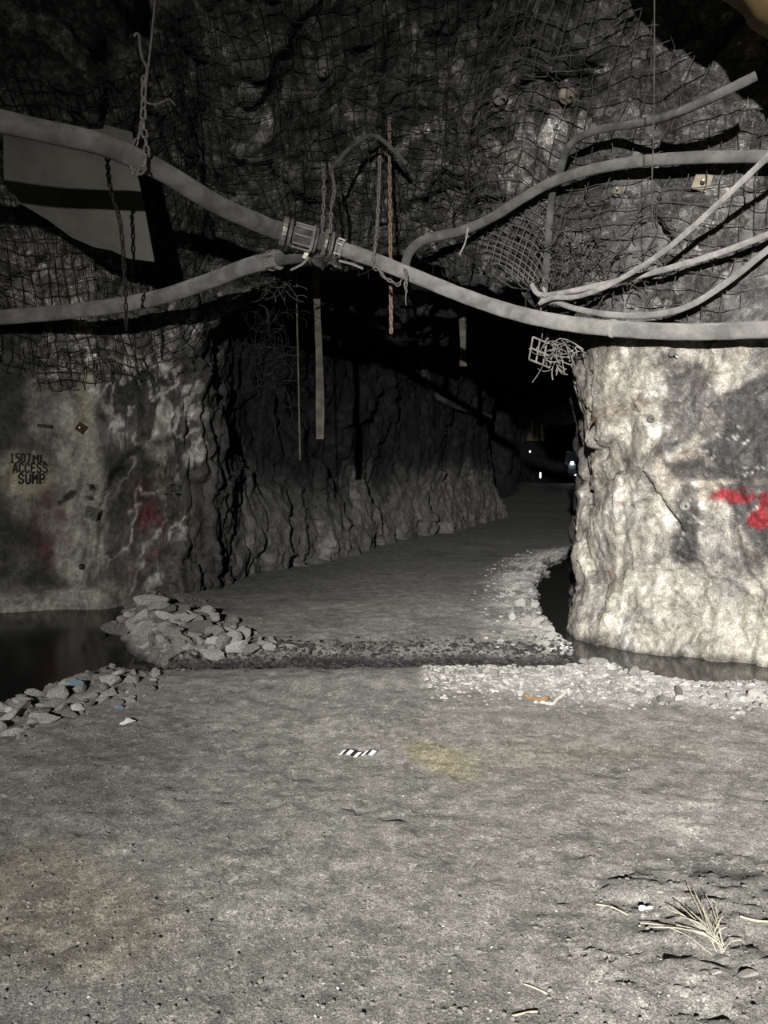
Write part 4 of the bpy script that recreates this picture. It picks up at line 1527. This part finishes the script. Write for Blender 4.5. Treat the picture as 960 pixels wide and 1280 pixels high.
bolt(707, 118, 0.085, 'round tan bolt plate in the netted roof left of the string')
bolt(877, 229, 0.07, 'square tan bolt plate below the arched hose at right', square=True)
bolt(772, 240, 0.05, 'small bolt head on the mesh below the arched hose')
bolt(474, 194, 0.085, 'grey round bolt plate in the roof beside the rusty chain', 'pipe')
bolt(624, 120, 0.08, 'dim round bolt plate in the roof between the rusty chain and string', 'pipe')
bolt(404, 84, 0.085, 'dark round bolt plate high on the roof left of the rusty chain', 'pipe')
bolt(855, 632, 0.045, 'ringed bolt end in the grey patch of the white pillar', 'stone_pale', which='r')
bolt(812, 524, 0.035, 'small bolt end high on the white face of the pillar', 'pipe', which='r')
bolt(743, 522, 0.03, 'small rusty bolt end near the pillar edge', 'plate_rust', which='r')
bolt(838, 440, 0.035, 'small bolt end just under the long pipe on the pillar', 'pipe', which='r')
bolt(102, 535, 0.06, 'square rusty bolt plate on the pale left wall strip', 'plate_rust', True, which='l')
bolt(116, 641, 0.085, 'tilted dark square plate low on the pale left wall strip', 'hose_dark', True, which='l')
bolt(116, 609, 0.03, 'small black bolt stub above the tilted square plate', 'rubber', which='l')
bolt(103, 708, 0.04, 'small dark bolt stub near the foot of the left wall', 'rubber', which='l')
# rusty flat bar on the left wall
h = hit(51, 532, 'l')
o = pyobj('steel_strap', [box_arr((0, 0, 0), (0.14, 0.012, 0.02), Matrix.Rotation(0.05, 3, 'Y'))], M['plate_rust'], smooth=False)
o.location = h[0] + Vector((0, -0.012, 0))
tag(o, 'short dark steel strap flat on the left wall above the stencil', 'strap')

# ------------------------------------------------------------------ stencilled writing
GL = {
    '1': [[(1.2, 5), (2, 6), (2, 0.2)], [(1, 0), (3, 0)]],
    '5': [[(3.6, 6), (0.6, 6), (0.6, 3.6)], [(0.6, 3.4), (2.8, 3.5), (3.6, 2.7), (3.6, 0.8), (2.8, 0), (0.5, 0)]],
    '0': [[(1.6, 6), (0.5, 5), (0.5, 1), (1.6, 0)], [(2.4, 0), (3.5, 1), (3.5, 5), (2.4, 6)]],
    '7': [[(0.4, 6), (3.6, 6), (3.4, 4.6), (1.8, 0)]],
    'M': [[(0.3, 0), (0.3, 6), (2, 3)], [(2, 3), (3.7, 6), (3.7, 0)]],
    'L': [[(0.6, 6), (0.6, 0), (3.4, 0)]],
    'A': [[(0.2, 0), (1.7, 6)], [(2.3, 6), (3.8, 0)], [(1.0, 2), (3.0, 2)]],
    'C': [[(3.5, 4.8), (2.8, 6), (1.3, 6), (0.5, 5), (0.5, 1), (1.3, 0), (2.8, 0), (3.5, 1.2)]],
    'E': [[(3.4, 6), (0.6, 6), (0.6, 0), (3.4, 0)], [(0.9, 3.1), (2.8, 3.1)]],
    'S': [[(3.5, 4.9), (2.8, 6), (1.2, 6), (0.5, 5.2), (0.5, 4), (1.2, 3.3)], [(1.2, 3.3), (2.8, 2.8), (3.5, 2), (3.5, 0.9), (2.8, 0), (1.2, 0), (0.5, 1.1)]],
    'U': [[(0.5, 6), (0.5, 1), (1.3, 0), (2.7, 0), (3.5, 1), (3.5, 6)]],
    'P': [[(0.6, 0), (0.6, 6), (2.8, 6), (3.5, 5.2), (3.5, 3.7), (2.8, 2.9), (0.9, 2.9)]],
    'F': [[(0.6, 0), (0.6, 6), (3.4, 6)], [(0.9, 3.1), (2.6, 3.1)]],
    'I': [[(2, 0), (2, 6)]],
    'X': [[(0.3, 0), (3.7, 6)], [(0.3, 6), (3.7, 0)]],
    'T': [[(0.3, 6), (3.7, 6)], [(2, 5.8), (2, 0)]],
    '-': [[(-1, 3), (9, 3)], [(7.4, 4.2), (9.2, 3), (7.4, 1.8)]],
}


def stencil(name, rows, label, stroke=0.85, m='paint_black'):
    """rows: (text, px0, px1, y_top, y_bottom) in photo pixels; strokes are laid on the wall surface"""
    root = None
    for text, x0, x1, yt, yb in rows:
        nchar = len(text)
        cw = (x1 - x0) / nchar
        for i, ch in enumerate(text):
            if ch == ' ':
                continue
            co, f = [], []
            scx = cw / 5.0
            scy = (yb - yt) / 6.0
            for pl in GL[ch]:
                # stroke polygon in glyph space, sampled so that it hugs the rock
                for a, b in zip(pl[:-1], pl[1:]):
                    ax_, ay_ = x0 + i * cw + (a[0] + 0.4) * scx, yb - a[1] * scy
                    bx_, by_ = x0 + i * cw + (b[0] + 0.4) * scx, yb - b[1] * scy
                    dx, dy = bx_ - ax_, by_ - ay_
                    l = math.hypot(dx, dy) or 1
                    hw = stroke * scx * 0.62
                    nx, ny = -dy / l * hw, dx / l * hw
                    ex_, ey_ = dx / l * hw * 0.7, dy / l * hw * 0.7
                    k = 3
                    o = len(co)
                    for j in range(k + 1):
                        t = j / k
                        qx = ax_ - ex_ + (dx + 2 * ex_) * t
                        qy = ay_ - ey_ + (dy + 2 * ey_) * t
                        for sg in (-1, 1):
                            hh = hit(qx + nx * sg, qy + ny * sg, 'l')
                            co.append(hh[0] - ray(qx, qy).normalized() * 0.012)
                    for j in range(k):
                        f.append((o + j * 2, o + j * 2 + 1, o + j * 2 + 3, o + j * 2 + 2))
            if root is None:
                root = empty(name, co[0])
                tag(root, label, 'stencil')
            pyobj('letter', ([c - root.location for c in co], f), M[m], root, smooth=False)
    return root


stencil('wall_stencil', [('1507', 12, 39, 567, 578), ('ML', 40.5, 58, 569.5, 577.5), ('ACCESS', 15.5, 60, 579.5, 590.5), ('SUMP', 22, 57, 593, 604)],
        'black stencilled lettering 1507 ML ACCESS SUMP on the left wall', 1.15)
stencil('wall_stencil', [('FI', 205, 215, 584, 592), ('EX', 213, 229, 606, 614), ('-', 207, 217, 613, 623)],
        'faded unreadable black stencil with an arrow beside the jagged rock corner', 0.7)

# ------------------------------------------------------------------ stones
def rock_mesh(seed, m, flat=0.6, sub=1, name='stone'):
    rr = random.Random(seed)
    bm = bmesh.new()
    bmesh.ops.create_icosphere(bm, subdivisions=sub, radius=1)
    planes = []
    for _ in range(9):
        d = Vector((rr.gauss(0, 1), rr.gauss(0, 1), rr.gauss(0, 1))).normalized()
        planes.append((d, rr.uniform(0.35, 0.8)))
    for v_ in bm.verts:
        for d, k in planes:
            t = v_.co.dot(d)
            if t > k:
                v_.co -= d * (t - k)
        v_.co *= 1 + rr.uniform(-0.06, 0.06)
        v_.co.z *= flat
        v_.co.x *= 1.25
    me = bpy.data.meshes.new(name)
    bm.to_mesh(me)
    bm.free()
    me.materials.append(m)
    return me


STONES = [rock_mesh(k, M['stone'], 0.5 + 0.1 * (k % 4), 2) for k in range(7)]
PALES = [rock_mesh(40 + k, M['stone_pale'], 0.55 + 0.1 * (k % 4), 2) for k in range(7)]


def place(me, pos, size, label, group=None, rz=None, tilt=0.25, name='stone', sink=0.35):
    o = bpy.data.objects.new(name, me)
    C.objects.link(o)
    o.location = pos + Vector((0, 0, size[2] * (1 - sink) * 0.6))
    o.scale = size
    o.rotation_euler = (random.uniform(-tilt, tilt), random.uniform(-tilt, tilt), random.uniform(0, 6.28) if rz is None else rz)
    tag(o, label, 'stone', group)
    return o


def pip(x, y, poly):
    r = False
    n = len(poly)
    for i in range(n):
        ax_, ay_ = poly[i]
        bx_, by_ = poly[i - 1]
        if (ay_ > y) != (by_ > y) and x < (bx_ - ax_) * (y - ay_) / (by_ - ay_) + ax_:
            r = not r
    return r


def scatter(poly, n, s0, s1, meshes, label, group, mind=0.8, seed=0, zmin=-0.26, tilt=0.4, sink=0.35):
    rr = random.Random(seed)
    xs = [p[0] for p in poly]
    ys = [p[1] for p in poly]
    done = []
    tries = 0
    while len(done) < n and tries < n * 60:
        tries += 1
        px_, py_ = rr.uniform(min(xs), max(xs)), rr.uniform(min(ys), max(ys))
        if not pip(px_, py_, poly):
            continue
        h = hit(px_, py_, 'flr')
        if h is None:
            continue
        p = on_floor(h[0].x, h[0].y)
        if p.z < zmin or abs(p.z - h[0].z) > 0.1:
            continue
        s = s0 + (s1 - s0) * rr.random() ** 2
        if any((p.x - q[0]) ** 2 + (p.y - q[1]) ** 2 < (mind * (s + q[2])) ** 2 for q in done):
            continue
        done.append((p.x, p.y, s))
        f_ = (px_ - min(xs)) / (max(xs) - min(xs))
        lb_ = ('larger ' if s > s0 + 0.3 * (s1 - s0) else 'small ') + label + (', left third' if f_ < 0.33 else ', middle third' if f_ < 0.67 else ', right third')
        place(rr.choice(meshes), p, (s, s * rr.uniform(0.7, 1.0), s * rr.uniform(0.7, 1.2)), lb_, group, None, tilt, 'stone', sink)


# named big stones of the far left bank
for px_, py_, sx, sy, sz, rz, lb, me in (
        (187, 758, 0.20, 0.15, 0.15, 0.1, 'large pale block of rock at the foot of the left wall', PALES[0]),
        (148, 788, 0.155, 0.10, 0.09, 0.1, 'rounded flat stone standing in the edge of the black pool', STONES[1]),
        (170, 786, 0.11, 0.075, 0.10, 0.7, 'tilted oval stone beside the flat stone in the pool', STONES[2]),
        (183, 790, 0.11, 0.08, 0.09, 0.9, 'dark oval stone leaning on the rubble by the pool', STONES[3]),
        (180, 774, 0.10, 0.09, 0.10, 0.2, 'pale chunk of rubble just below the large pale block', PALES[2]),
        (226, 776, 0.21, 0.07, 0.06, -0.05, 'long flat slab lying on top of the far rubble bank', PALES[3]),
        (210, 764, 0.08, 0.06, 0.08, 0.5, 'small upright stone right of the large pale block', STONES[4]),
        (267, 800, 0.10, 0.06, 0.05, 0.0, 'bright flat stone in the middle of the far rubble bank', PALES[4]),
        (230, 803, 0.11, 0.08, 0.08, 0.1, 'squarish grey stone low in the far rubble bank by the trench', STONES[5]),
        (206, 808, 0.09, 0.06, 0.07, 0.3, 'dark stone at the water edge of the far rubble bank', STONES[6]),
):
    h = hit(px_, py_ + 4, 'f')
    place(me, on_floor(h[0].x, h[0].y), (sx, sy, sz * 1.5), lb, None, rz, 0.15, 'boulder', 0.3)

scatter([(138, 792), (150, 772), (178, 754), (215, 758), (268, 768), (345, 802), (335, 822), (215, 826), (180, 820), (165, 800)], 120, 0.04, 0.13, STONES + PALES[:2], 'angular stone in the rubble heap beyond the left pool', 'stones of the far left rubble bank', 0.52, 1, -0.3, 0.4, 0.25)
scatter([(0, 880), (80, 856), (200, 836), (205, 848), (170, 875), (60, 905), (0, 922)], 55, 0.035, 0.105, STONES + PALES[:2], 'muddy stone on the near bank of the left pool', 'stones of the near left bank', 0.62, 3, -0.26, 0.2, 0.75)
scatter([(728, 676), (690, 690), (655, 705), (628, 745), (640, 775), (690, 815), (770, 848), (800, 846), (735, 826), (700, 803), (676, 772), (664, 738), (684, 705), (728, 690)], 85, 0.028, 0.075, PALES + STONES[:3], 'broken stone on the curved bank of the water ditch', 'stones of the ditch bank', 0.6, 4, -0.10)
scatter([(600, 842), (700, 836), (800, 850), (960, 866), (960, 892), (800, 880), (640, 872)], 75, 0.022, 0.06, PALES + STONES[:3], 'stone pressed into the near rim of the ditch', 'stones of the near rim', 0.6, 5, -0.06)
for px_, py_, s, lb in ((665, 842, 0.07, 'largest round pale stone on the near rim left of the orange stick'), (718, 812, 0.06, 'rounded white stone at the lower tip of the ditch bank'), (733, 818, 0.05, 'white stone next to the ditch water, right end of the bank'), (681, 762, 0.05, 'white stone at the ditch edge where the bank bulges')):
    h = hit(px_, py_ + 2, 'f')
    place(PALES[int(px_) % 7], on_floor(h[0].x, h[0].y), (s, s * 0.8, s * 0.8), lb, None, 0.3, 0.1, 'stone', 0.2)
h = hit(684, 718, 'f')
place(STONES[2], Vector((G(684, 718, DITCH_Z).x, G(684, 718, DITCH_Z).y, DITCH_Z - 0.03)), (0.07, 0.05, 0.07), 'lone stone poking out of the ditch water', None, 0.2, 0.1, 'stone', 0.0)
# white quartz lumps near the straw
q0 = on_floor(G(803, 1139).x, G(803, 1139).y)
place(rock_mesh(77, M['white_stone'], 0.7, 2), q0, (0.018, 0.014, 0.016), 'small bright white lump of quartz left of the straw', None, 0, 0.1, 'quartz_lump', 0.2)
q1 = on_floor(G(811, 1140).x, G(811, 1140).y)
place(rock_mesh(78, M['white_stone'], 0.7, 2), q1, (0.015, 0.012, 0.013), 'smaller white quartz lump touching the first beside the straw', None, 0, 0.1, 'quartz_lump', 0.2)
q2 = on_floor(G(850, 1078).x, G(850, 1078).y)
for px_, py_, s, lb in ((900, 1200, 0.03, 'dark stone lying just below the straw'), (935, 1222, 0.034, 'dark stone at the right edge below the straw'), (893, 1222, 0.022, 'small dark stone under the straw stalks'), (432, 1022, 0.055, 'flat olive stone pressed into the road near the middle')):
    c = on_floor(G(px_, py_).x, G(px_, py_).y)
    place(STONES[int(px_) % 7], c, (s, s * 0.7, s * 0.45 if px_ != 432 else 0.012), lb, None, 0.1, 0.05)


# gravel: thousands of small pebbles that nobody could count
def gravel(name, n, region, s0, s1, m, label, seed):
    r = np.random.default_rng(seed)
    px_ = r.uniform(region[0], region[2], n)
    py_ = r.uniform(region[1], region[3], n)
    return scatter_pebbles(name, np.stack([px_, py_], 1), s0, s1, m, label, r)


ICO_V = None


def scatter_pebbles(name, xy, s0, s1, m, label, r, zmin=-0.19):
    bm = bmesh.new()
    bmesh.ops.create_icosphere(bm, subdivisions=1, radius=1)
    V0 = np.array([tuple(v_.co) for v_ in bm.verts])
    F0 = np.array([[v_.index for v_ in f_.verts] for f_ in bm.faces])
    bm.free()
    # icosphere 1 has 42 verts / 80 faces; use the 12-vert one for cheapness
    t = (1 + 5 ** 0.5) / 2
    V0 = np.array([(-1, t, 0), (1, t, 0), (-1, -t, 0), (1, -t, 0), (0, -1, t), (0, 1, t), (0, -1, -t), (0, 1, -t), (t, 0, -1), (t, 0, 1), (-t, 0, -1), (-t, 0, 1)]) / 1.9
    F0 = np.array([(0, 11, 5), (0, 5, 1), (0, 1, 7), (0, 7, 10), (0, 10, 11), (1, 5, 9), (5, 11, 4), (11, 10, 2), (10, 7, 6), (7, 1, 8), (3, 9, 4), (3, 4, 2), (3, 2, 6), (3, 6, 8), (3, 8, 9), (4, 9, 5), (2, 4, 11), (6, 2, 10), (8, 6, 7), (9, 8, 1)])
    z = floor_h(xy[:, 0], xy[:, 1])
    ok = z > zmin
    xy = xy[ok]
    z = z[ok]
    n = len(xy)
    s = s0 + (s1 - s0) * r.random(n) ** 3
    ang = r.uniform(0, 6.28, n)
    sc = np.stack([s * r.uniform(0.9, 1.5, n), s * r.uniform(0.7, 1.0, n), s * r.uniform(0.4, 0.8, n)], 1)
    V = V0[None] * (1 + r.uniform(-0.22, 0.22, (n, 12, 1)))
    V = V * sc[:, None, :]
    ca, sa = np.cos(ang)[:, None], np.sin(ang)[:, None]
    X = V[..., 0] * ca - V[..., 1] * sa + xy[:, :1]
    Y = V[..., 0] * sa + V[..., 1] * ca + xy[:, 1:2]
    Z = V[..., 2] + z[:, None] + sc[:, 2:3] * 0.05
    co = np.stack([X, Y, Z], -1).reshape(-1, 3)
    fa = (F0[None] + np.arange(n)[:, None, None] * 12).reshape(-1, 3)
    o = mesh_obj(name, np_mesh(name, co, fa, False), m)
    tag(o, label, 'gravel', kind='stuff')
    return o


r = np.random.default_rng(5)
# overall: uniform in view up to 9 m, finer near
yy = 2.0 + 7.5 * r.random(9000) ** 1.4
xx = (r.random(9000) - 0.5) * 1.15 * yy
scatter_pebbles('loose_gravel', np.stack([xx, yy], 1), 0.002, 0.010, M['pebble'], 'fine grey gravel scattered over the road', r)
yy = 2.0 + 6.0 * r.random(1300) ** 1.5
xx = (r.random(1300) - 0.5) * 1.15 * yy
scatter_pebbles('loose_gravel', np.stack([xx, yy], 1), 0.002, 0.006, M['pebble_pale'], 'fine pale gravel scattered over the road', r)
# bank gravel


def bank_pts(n, poly, seed, lo, hi, box):
    r_ = np.random.default_rng(seed)
    x = r_.uniform(box[0], box[2], n)
    y = r_.uniform(box[1], box[3], n)
    sd = poly_sd(x, y, poly)
    k = (sd > lo) & (sd < hi) & (r_.random(n) < np.exp(-np.maximum(sd, 0) / 0.35))
    return np.stack([x[k], y[k]], 1)


scatter_pebbles('bank_gravel', bank_pts(26000, DITCH, 8, -0.05, 0.9, (0.6, 5.0, 5.0, 16)), 0.006, 0.03, M['pebble_pale'], 'pale broken gravel on the ditch bank', r, -0.06)
scatter_pebbles('bank_gravel', bank_pts(16000, POOL, 9, -0.05, 0.9, (-5, 4.2, -0.8, 10.2)), 0.008, 0.035, M['pebble'], 'grey gravel around the left pool', r)
n_ = 5200
x = r.uniform(-2.2, 2.2, n_)
y = 6.55 + 0.06 * (x + 1.6) + r.normal(0.12, 0.22, n_)
scatter_pebbles('trench_gravel', np.stack([x, y], 1), 0.006, 0.03, plain('wet_pebble', (0.085, 0.083, 0.08), rough=0.45, col2=(0.018, 0.018, 0.018), scale=14, bump=0.3), 'dark wet gravel in the shallow trench', r, -0.4)
n_ = 3600
x = r.uniform(0.3, 3.6, n_)
y = 5.85 + 0.02 * x + r.normal(0.0, 0.25, n_)
scatter_pebbles('rim_gravel', np.stack([x, y], 1), 0.006, 0.025, M['pebble_pale'], 'pale gravel along the near rim of the trench', r, -0.05)

# ------------------------------------------------------------------ litter on the road
# dry straw tuft
root_p = on_floor(G(898, 1192).x, G(898, 1192).y)
st = empty('straw_tuft', root_p)
tag(st, 'tuft of dry straw stalks lying on the road at the right', 'straw')
for px_, py_ in ((858, 1105), (800, 1160), (838, 1148), (850, 1160), (868, 1125), (876, 1130), (885, 1145), (905, 1150), (845, 1170), (822, 1162), (930, 1178), (890, 1160), (832, 1140), (842, 1135), (860, 1150), (872, 1150), (880, 1120), (815, 1170), (855, 1176), (910, 1165), (865, 1108), (893, 1135)):
    e = on_floor(G(px_, py_).x, G(px_, py_).y)
    bx_, by_ = 898 + random.uniform(-9, 9), 1190 + random.uniform(-14, 8)
    b_ = on_floor(G(bx_, by_).x, G(bx_, by_).y)
    m_ = (e + b_) / 2 + Vector((random.uniform(-.01, .01), 0, 0.02))
    pyobj('stalk', [tube_arrays([q - root_p + Vector((0, 0, 0.006)) for q in catmull([b_, m_, e + Vector((0, 0, 0.012))], 0.03)], 0.0017, 5)], M['straw'], st)
for pts_, lb, r_, mm in (
        ([(655, 1236), (668, 1241), (684, 1249)], 'pale straw lying alone at the bottom of the road', 0.0025, 'straw'),
        ([(640, 1279), (660, 1275), (672, 1273)], 'tan scrap of straw at the bottom edge', 0.003, 'straw'),
        ([(745, 1137), (765, 1140), (785, 1146)], 'thin straw stalk left of the white quartz', 0.003, 'straw'),
        ([(925, 1150), (945, 1153), (975, 1155)], 'thin straw stalk at the right edge of the road', 0.004, 'straw'),
        ([(73, 1205), (84, 1200), (96, 1196)], 'thin dark twig at the lower left of the road', 0.004, 'hose_dark')):
    ps = []
    for x_, y_ in pts_:
        g = G(x_, y_)
        q = on_floor(g.x, g.y)
        ps.append(q + Vector((0, 0, r_ * 0.8 + 0.001)))
    wire(ps, r_, M[mm], lb, 'straw_stalk' if mm == 'straw' else 'twig', 'straw' if mm == 'straw' else 'twig', 6, 0.02)
for pts_, lb, r_, mm in (
        ([(656, 873), (664, 877), (676, 879), (686, 877)], 'orange brown stick on the rim left of the pale twig', 0.013, 'orange_stick'),
        ([(676, 881), (690, 884), (696, 878), (704, 872), (712, 864)], 'pale forked twig on the rim beside the orange stick', 0.010, 'pale_stick')):
    ps = []
    for x_, y_ in pts_:
        g = hit(x_, y_, 'f')[0]
        ps.append(on_floor(g.x, g.y) + Vector((0, 0, r_ + 0.012)))
    o = wire(ps, r_, M[mm], lb, 'stick', 'stick', 8, 0.03)

# striped tape scrap
ts = hit(426, 945, 'f')[0]
te = hit(468, 946, 'f')[0]
tp = empty('hazard_tape', on_floor(ts.x, ts.y))
tag(tp, 'scrap of black and white striped tape on the road', 'tape')
nst = 9
for i in range(nst):
    co = []
    for k in (0, 1):
        t = (i + k) / nst
        p = ts.lerp(te, t)
        z = on_floor(p.x, p.y).z + 0.012 + 0.008 * math.sin(t * 9)
        co.append(Vector((p.x - 0.012, p.y - 0.014, z)) - tp.location)
        co.append(Vector((p.x + 0.012, p.y + 0.014, z + 0.014)) - tp.location)
    lowr = [c - Vector((0, 0, 0.003)) for c in co]
    pyobj('stripe', (co + lowr, [(0, 2, 3, 1), (4, 5, 7, 6), (0, 4, 6, 2), (1, 3, 7, 5), (0, 1, 5, 4), (2, 6, 7, 3)]), M['tape_white' if i % 2 == 0 else 'tape_black'], tp, smooth=False)


def crumple(px_, py_, size, m, name, label, cat, seed):
    h_ = hit(px_, py_, 'f')
    p = on_floor(h_[0].x, h_[0].y)
    me = rock_mesh(seed, m, 0.55, 2, name)
    rr = random.Random(seed)
    for v_ in me.vertices:
        v_.co *= 1 + rr.uniform(-0.18, 0.18)
    o = bpy.data.objects.new(name, me)
    C.objects.link(o)
    o.location = p + Vector((0, 0, size * 0.35))
    o.scale = (size, size * 0.7, size * 0.9)
    tag(o, label, cat)


crumple(93, 858, 0.06, M['blue_plastic'], 'plastic_bag', 'crumpled blue plastic bag on the near bank of the left pool', 'plastic bag', 91)
crumple(148, 886, 0.035, M['blue_plastic'], 'plastic_scrap', 'tiny blue plastic scrap below the crumpled blue bag', 'litter', 92)
crumple(160, 905, 0.05, M['white_plastic'], 'plastic_scrap', 'white crumpled scrap on the road before the left bank', 'litter', 93)
crumple(146, 852, 0.04, M['white_plastic'], 'plastic_scrap', 'white scrap at the pool edge right of the blue bag', 'litter', 94)

# ------------------------------------------------------------------ far end of the drift
FY = 45.0
vp = P(716, 604, FY)
vz = floor_h(np.array([vp.x]), np.array([vp.y]))[0]
van = empty('utility_vehicle', (vp.x + 0.55, vp.y, vz))
tag(van, 'parked utility vehicle with a lit headlight far down the tunnel', 'vehicle')
pyobj('body', [box_arr((0, 1.6, 0.75), (0.85, 1.6, 0.35)), box_arr((0, 0.2, 0.95), (0.8, 0.25, 0.16))], M['body'], van, smooth=False)
pyobj('cab', [box_arr((0, 1.9, 1.45), (0.80, 0.9, 0.42), None, 0.82)], M['body'], van, smooth=False)
pyobj('windscreen', [box_arr((0, 1.05, 1.45), (0.66, 0.03, 0.32), Matrix.Rotation(-0.2, 3, 'X'))], M['glass'], van, smooth=False)
pyobj('bumper', [box_arr((0, -0.1, 0.45), (0.85, 0.1, 0.11))], M['rubber'], van, smooth=False)
pyobj('number_plate', [box_arr((-0.35, -0.22, 0.47), (0.16, 0.01, 0.03))], M['small_glow'], van, smooth=False)  # plate is no lamp; its brightness is put in as glow
for sx in (-1, 1):
    pyobj('headlight', [lathe_arr([(0.085, 0), (0.085, 0.05), (0.05, 0.08)], (sx * 0.62, -0.05, 1.17 - 0.0), (0, -1, 0), 14)], M['headlight'] if sx < 0 else M['glass'], van)
    for wy in (0.55, 2.7):
        pyobj('wheel', [lathe_arr([(0.2, -0.1), (0.36, -0.1), (0.38, 0), (0.36, 0.1), (0.2, 0.1)], (sx * 0.78, wy, 0.36), (1, 0, 0), 18)], M['rubber'], van)
hl_ = bpy.data.lights.new('headlight_glow', 'POINT')
hl_.energy = 7
hl_.color = (0.75, 0.85, 1.0)
hl_.shadow_soft_size = 0.08
ho = bpy.data.objects.new('headlight_glow', hl_)
C.objects.link(ho)
ho.parent = van
ho.location = (-0.62, -0.6, 1.17)


def marker_post(px_, py_, Y, r, label, hgt=1.0, name='far_marker', sx=1.0):
    p = P(px_, py_, Y)
    o = empty(name, p)
    tag(o, label, 'lamp')
    pyobj('lens', [lathe_arr([(r * 0.6, -r * hgt), (r, -r * hgt * 0.6), (r, r * hgt * 0.6), (r * 0.6, r * hgt)], (0, 0, 0), (0, 0, 1), 12)], M['small_glow'], o)
    g = floor_h(np.array([p.x]), np.array([p.y]))[0] - p.z
    pyobj('stand', [tube_arrays([Vector((0, 0.05, g)), Vector((0, 0.05, -r * hgt * 0.5))], 0.02, 6)], M['rubber'], o)


marker_post(662.5, 564.5, 44, 0.05, 'tiny pale marker lamp left in the far dark tunnel')
marker_post(675.5, 594, 43, 0.045, 'tall thin reflective marker left of the far headlight', 3.6)  # a reflector: the light it returns is put in as emission

# tan curtain in the distance
cw_ = []
for j in range(9):
    t = j / 8
    for i in range(13):
        s = i / 12
        px_ = 657 + 26 * s + (1 - t) * (6 - 9 * s)
        py_ = 519 + 32 * t
        p = P(px_, py_, 47.5 + 0.25 * math.sin(i * 1.9))
        cw_.append(p)
c0 = cw_[0]
nfr = len(cw_)
co = [p - c0 for p in cw_] + [p - c0 + Vector((0, 0.04, 0)) for p in cw_]
f = []
for j in range(8):
    for i in range(12):
        a_ = j * 13 + i
        f.append((a_, a_ + 1, a_ + 14, a_ + 13))
        f.append((a_ + nfr, a_ + 13 + nfr, a_ + 14 + nfr, a_ + 1 + nfr))
o = pyobj('brattice_curtain', (co, f), M['curtain'])
o.location = c0
tag(o, 'tan cloth curtain hanging far down the dark tunnel', 'curtain')
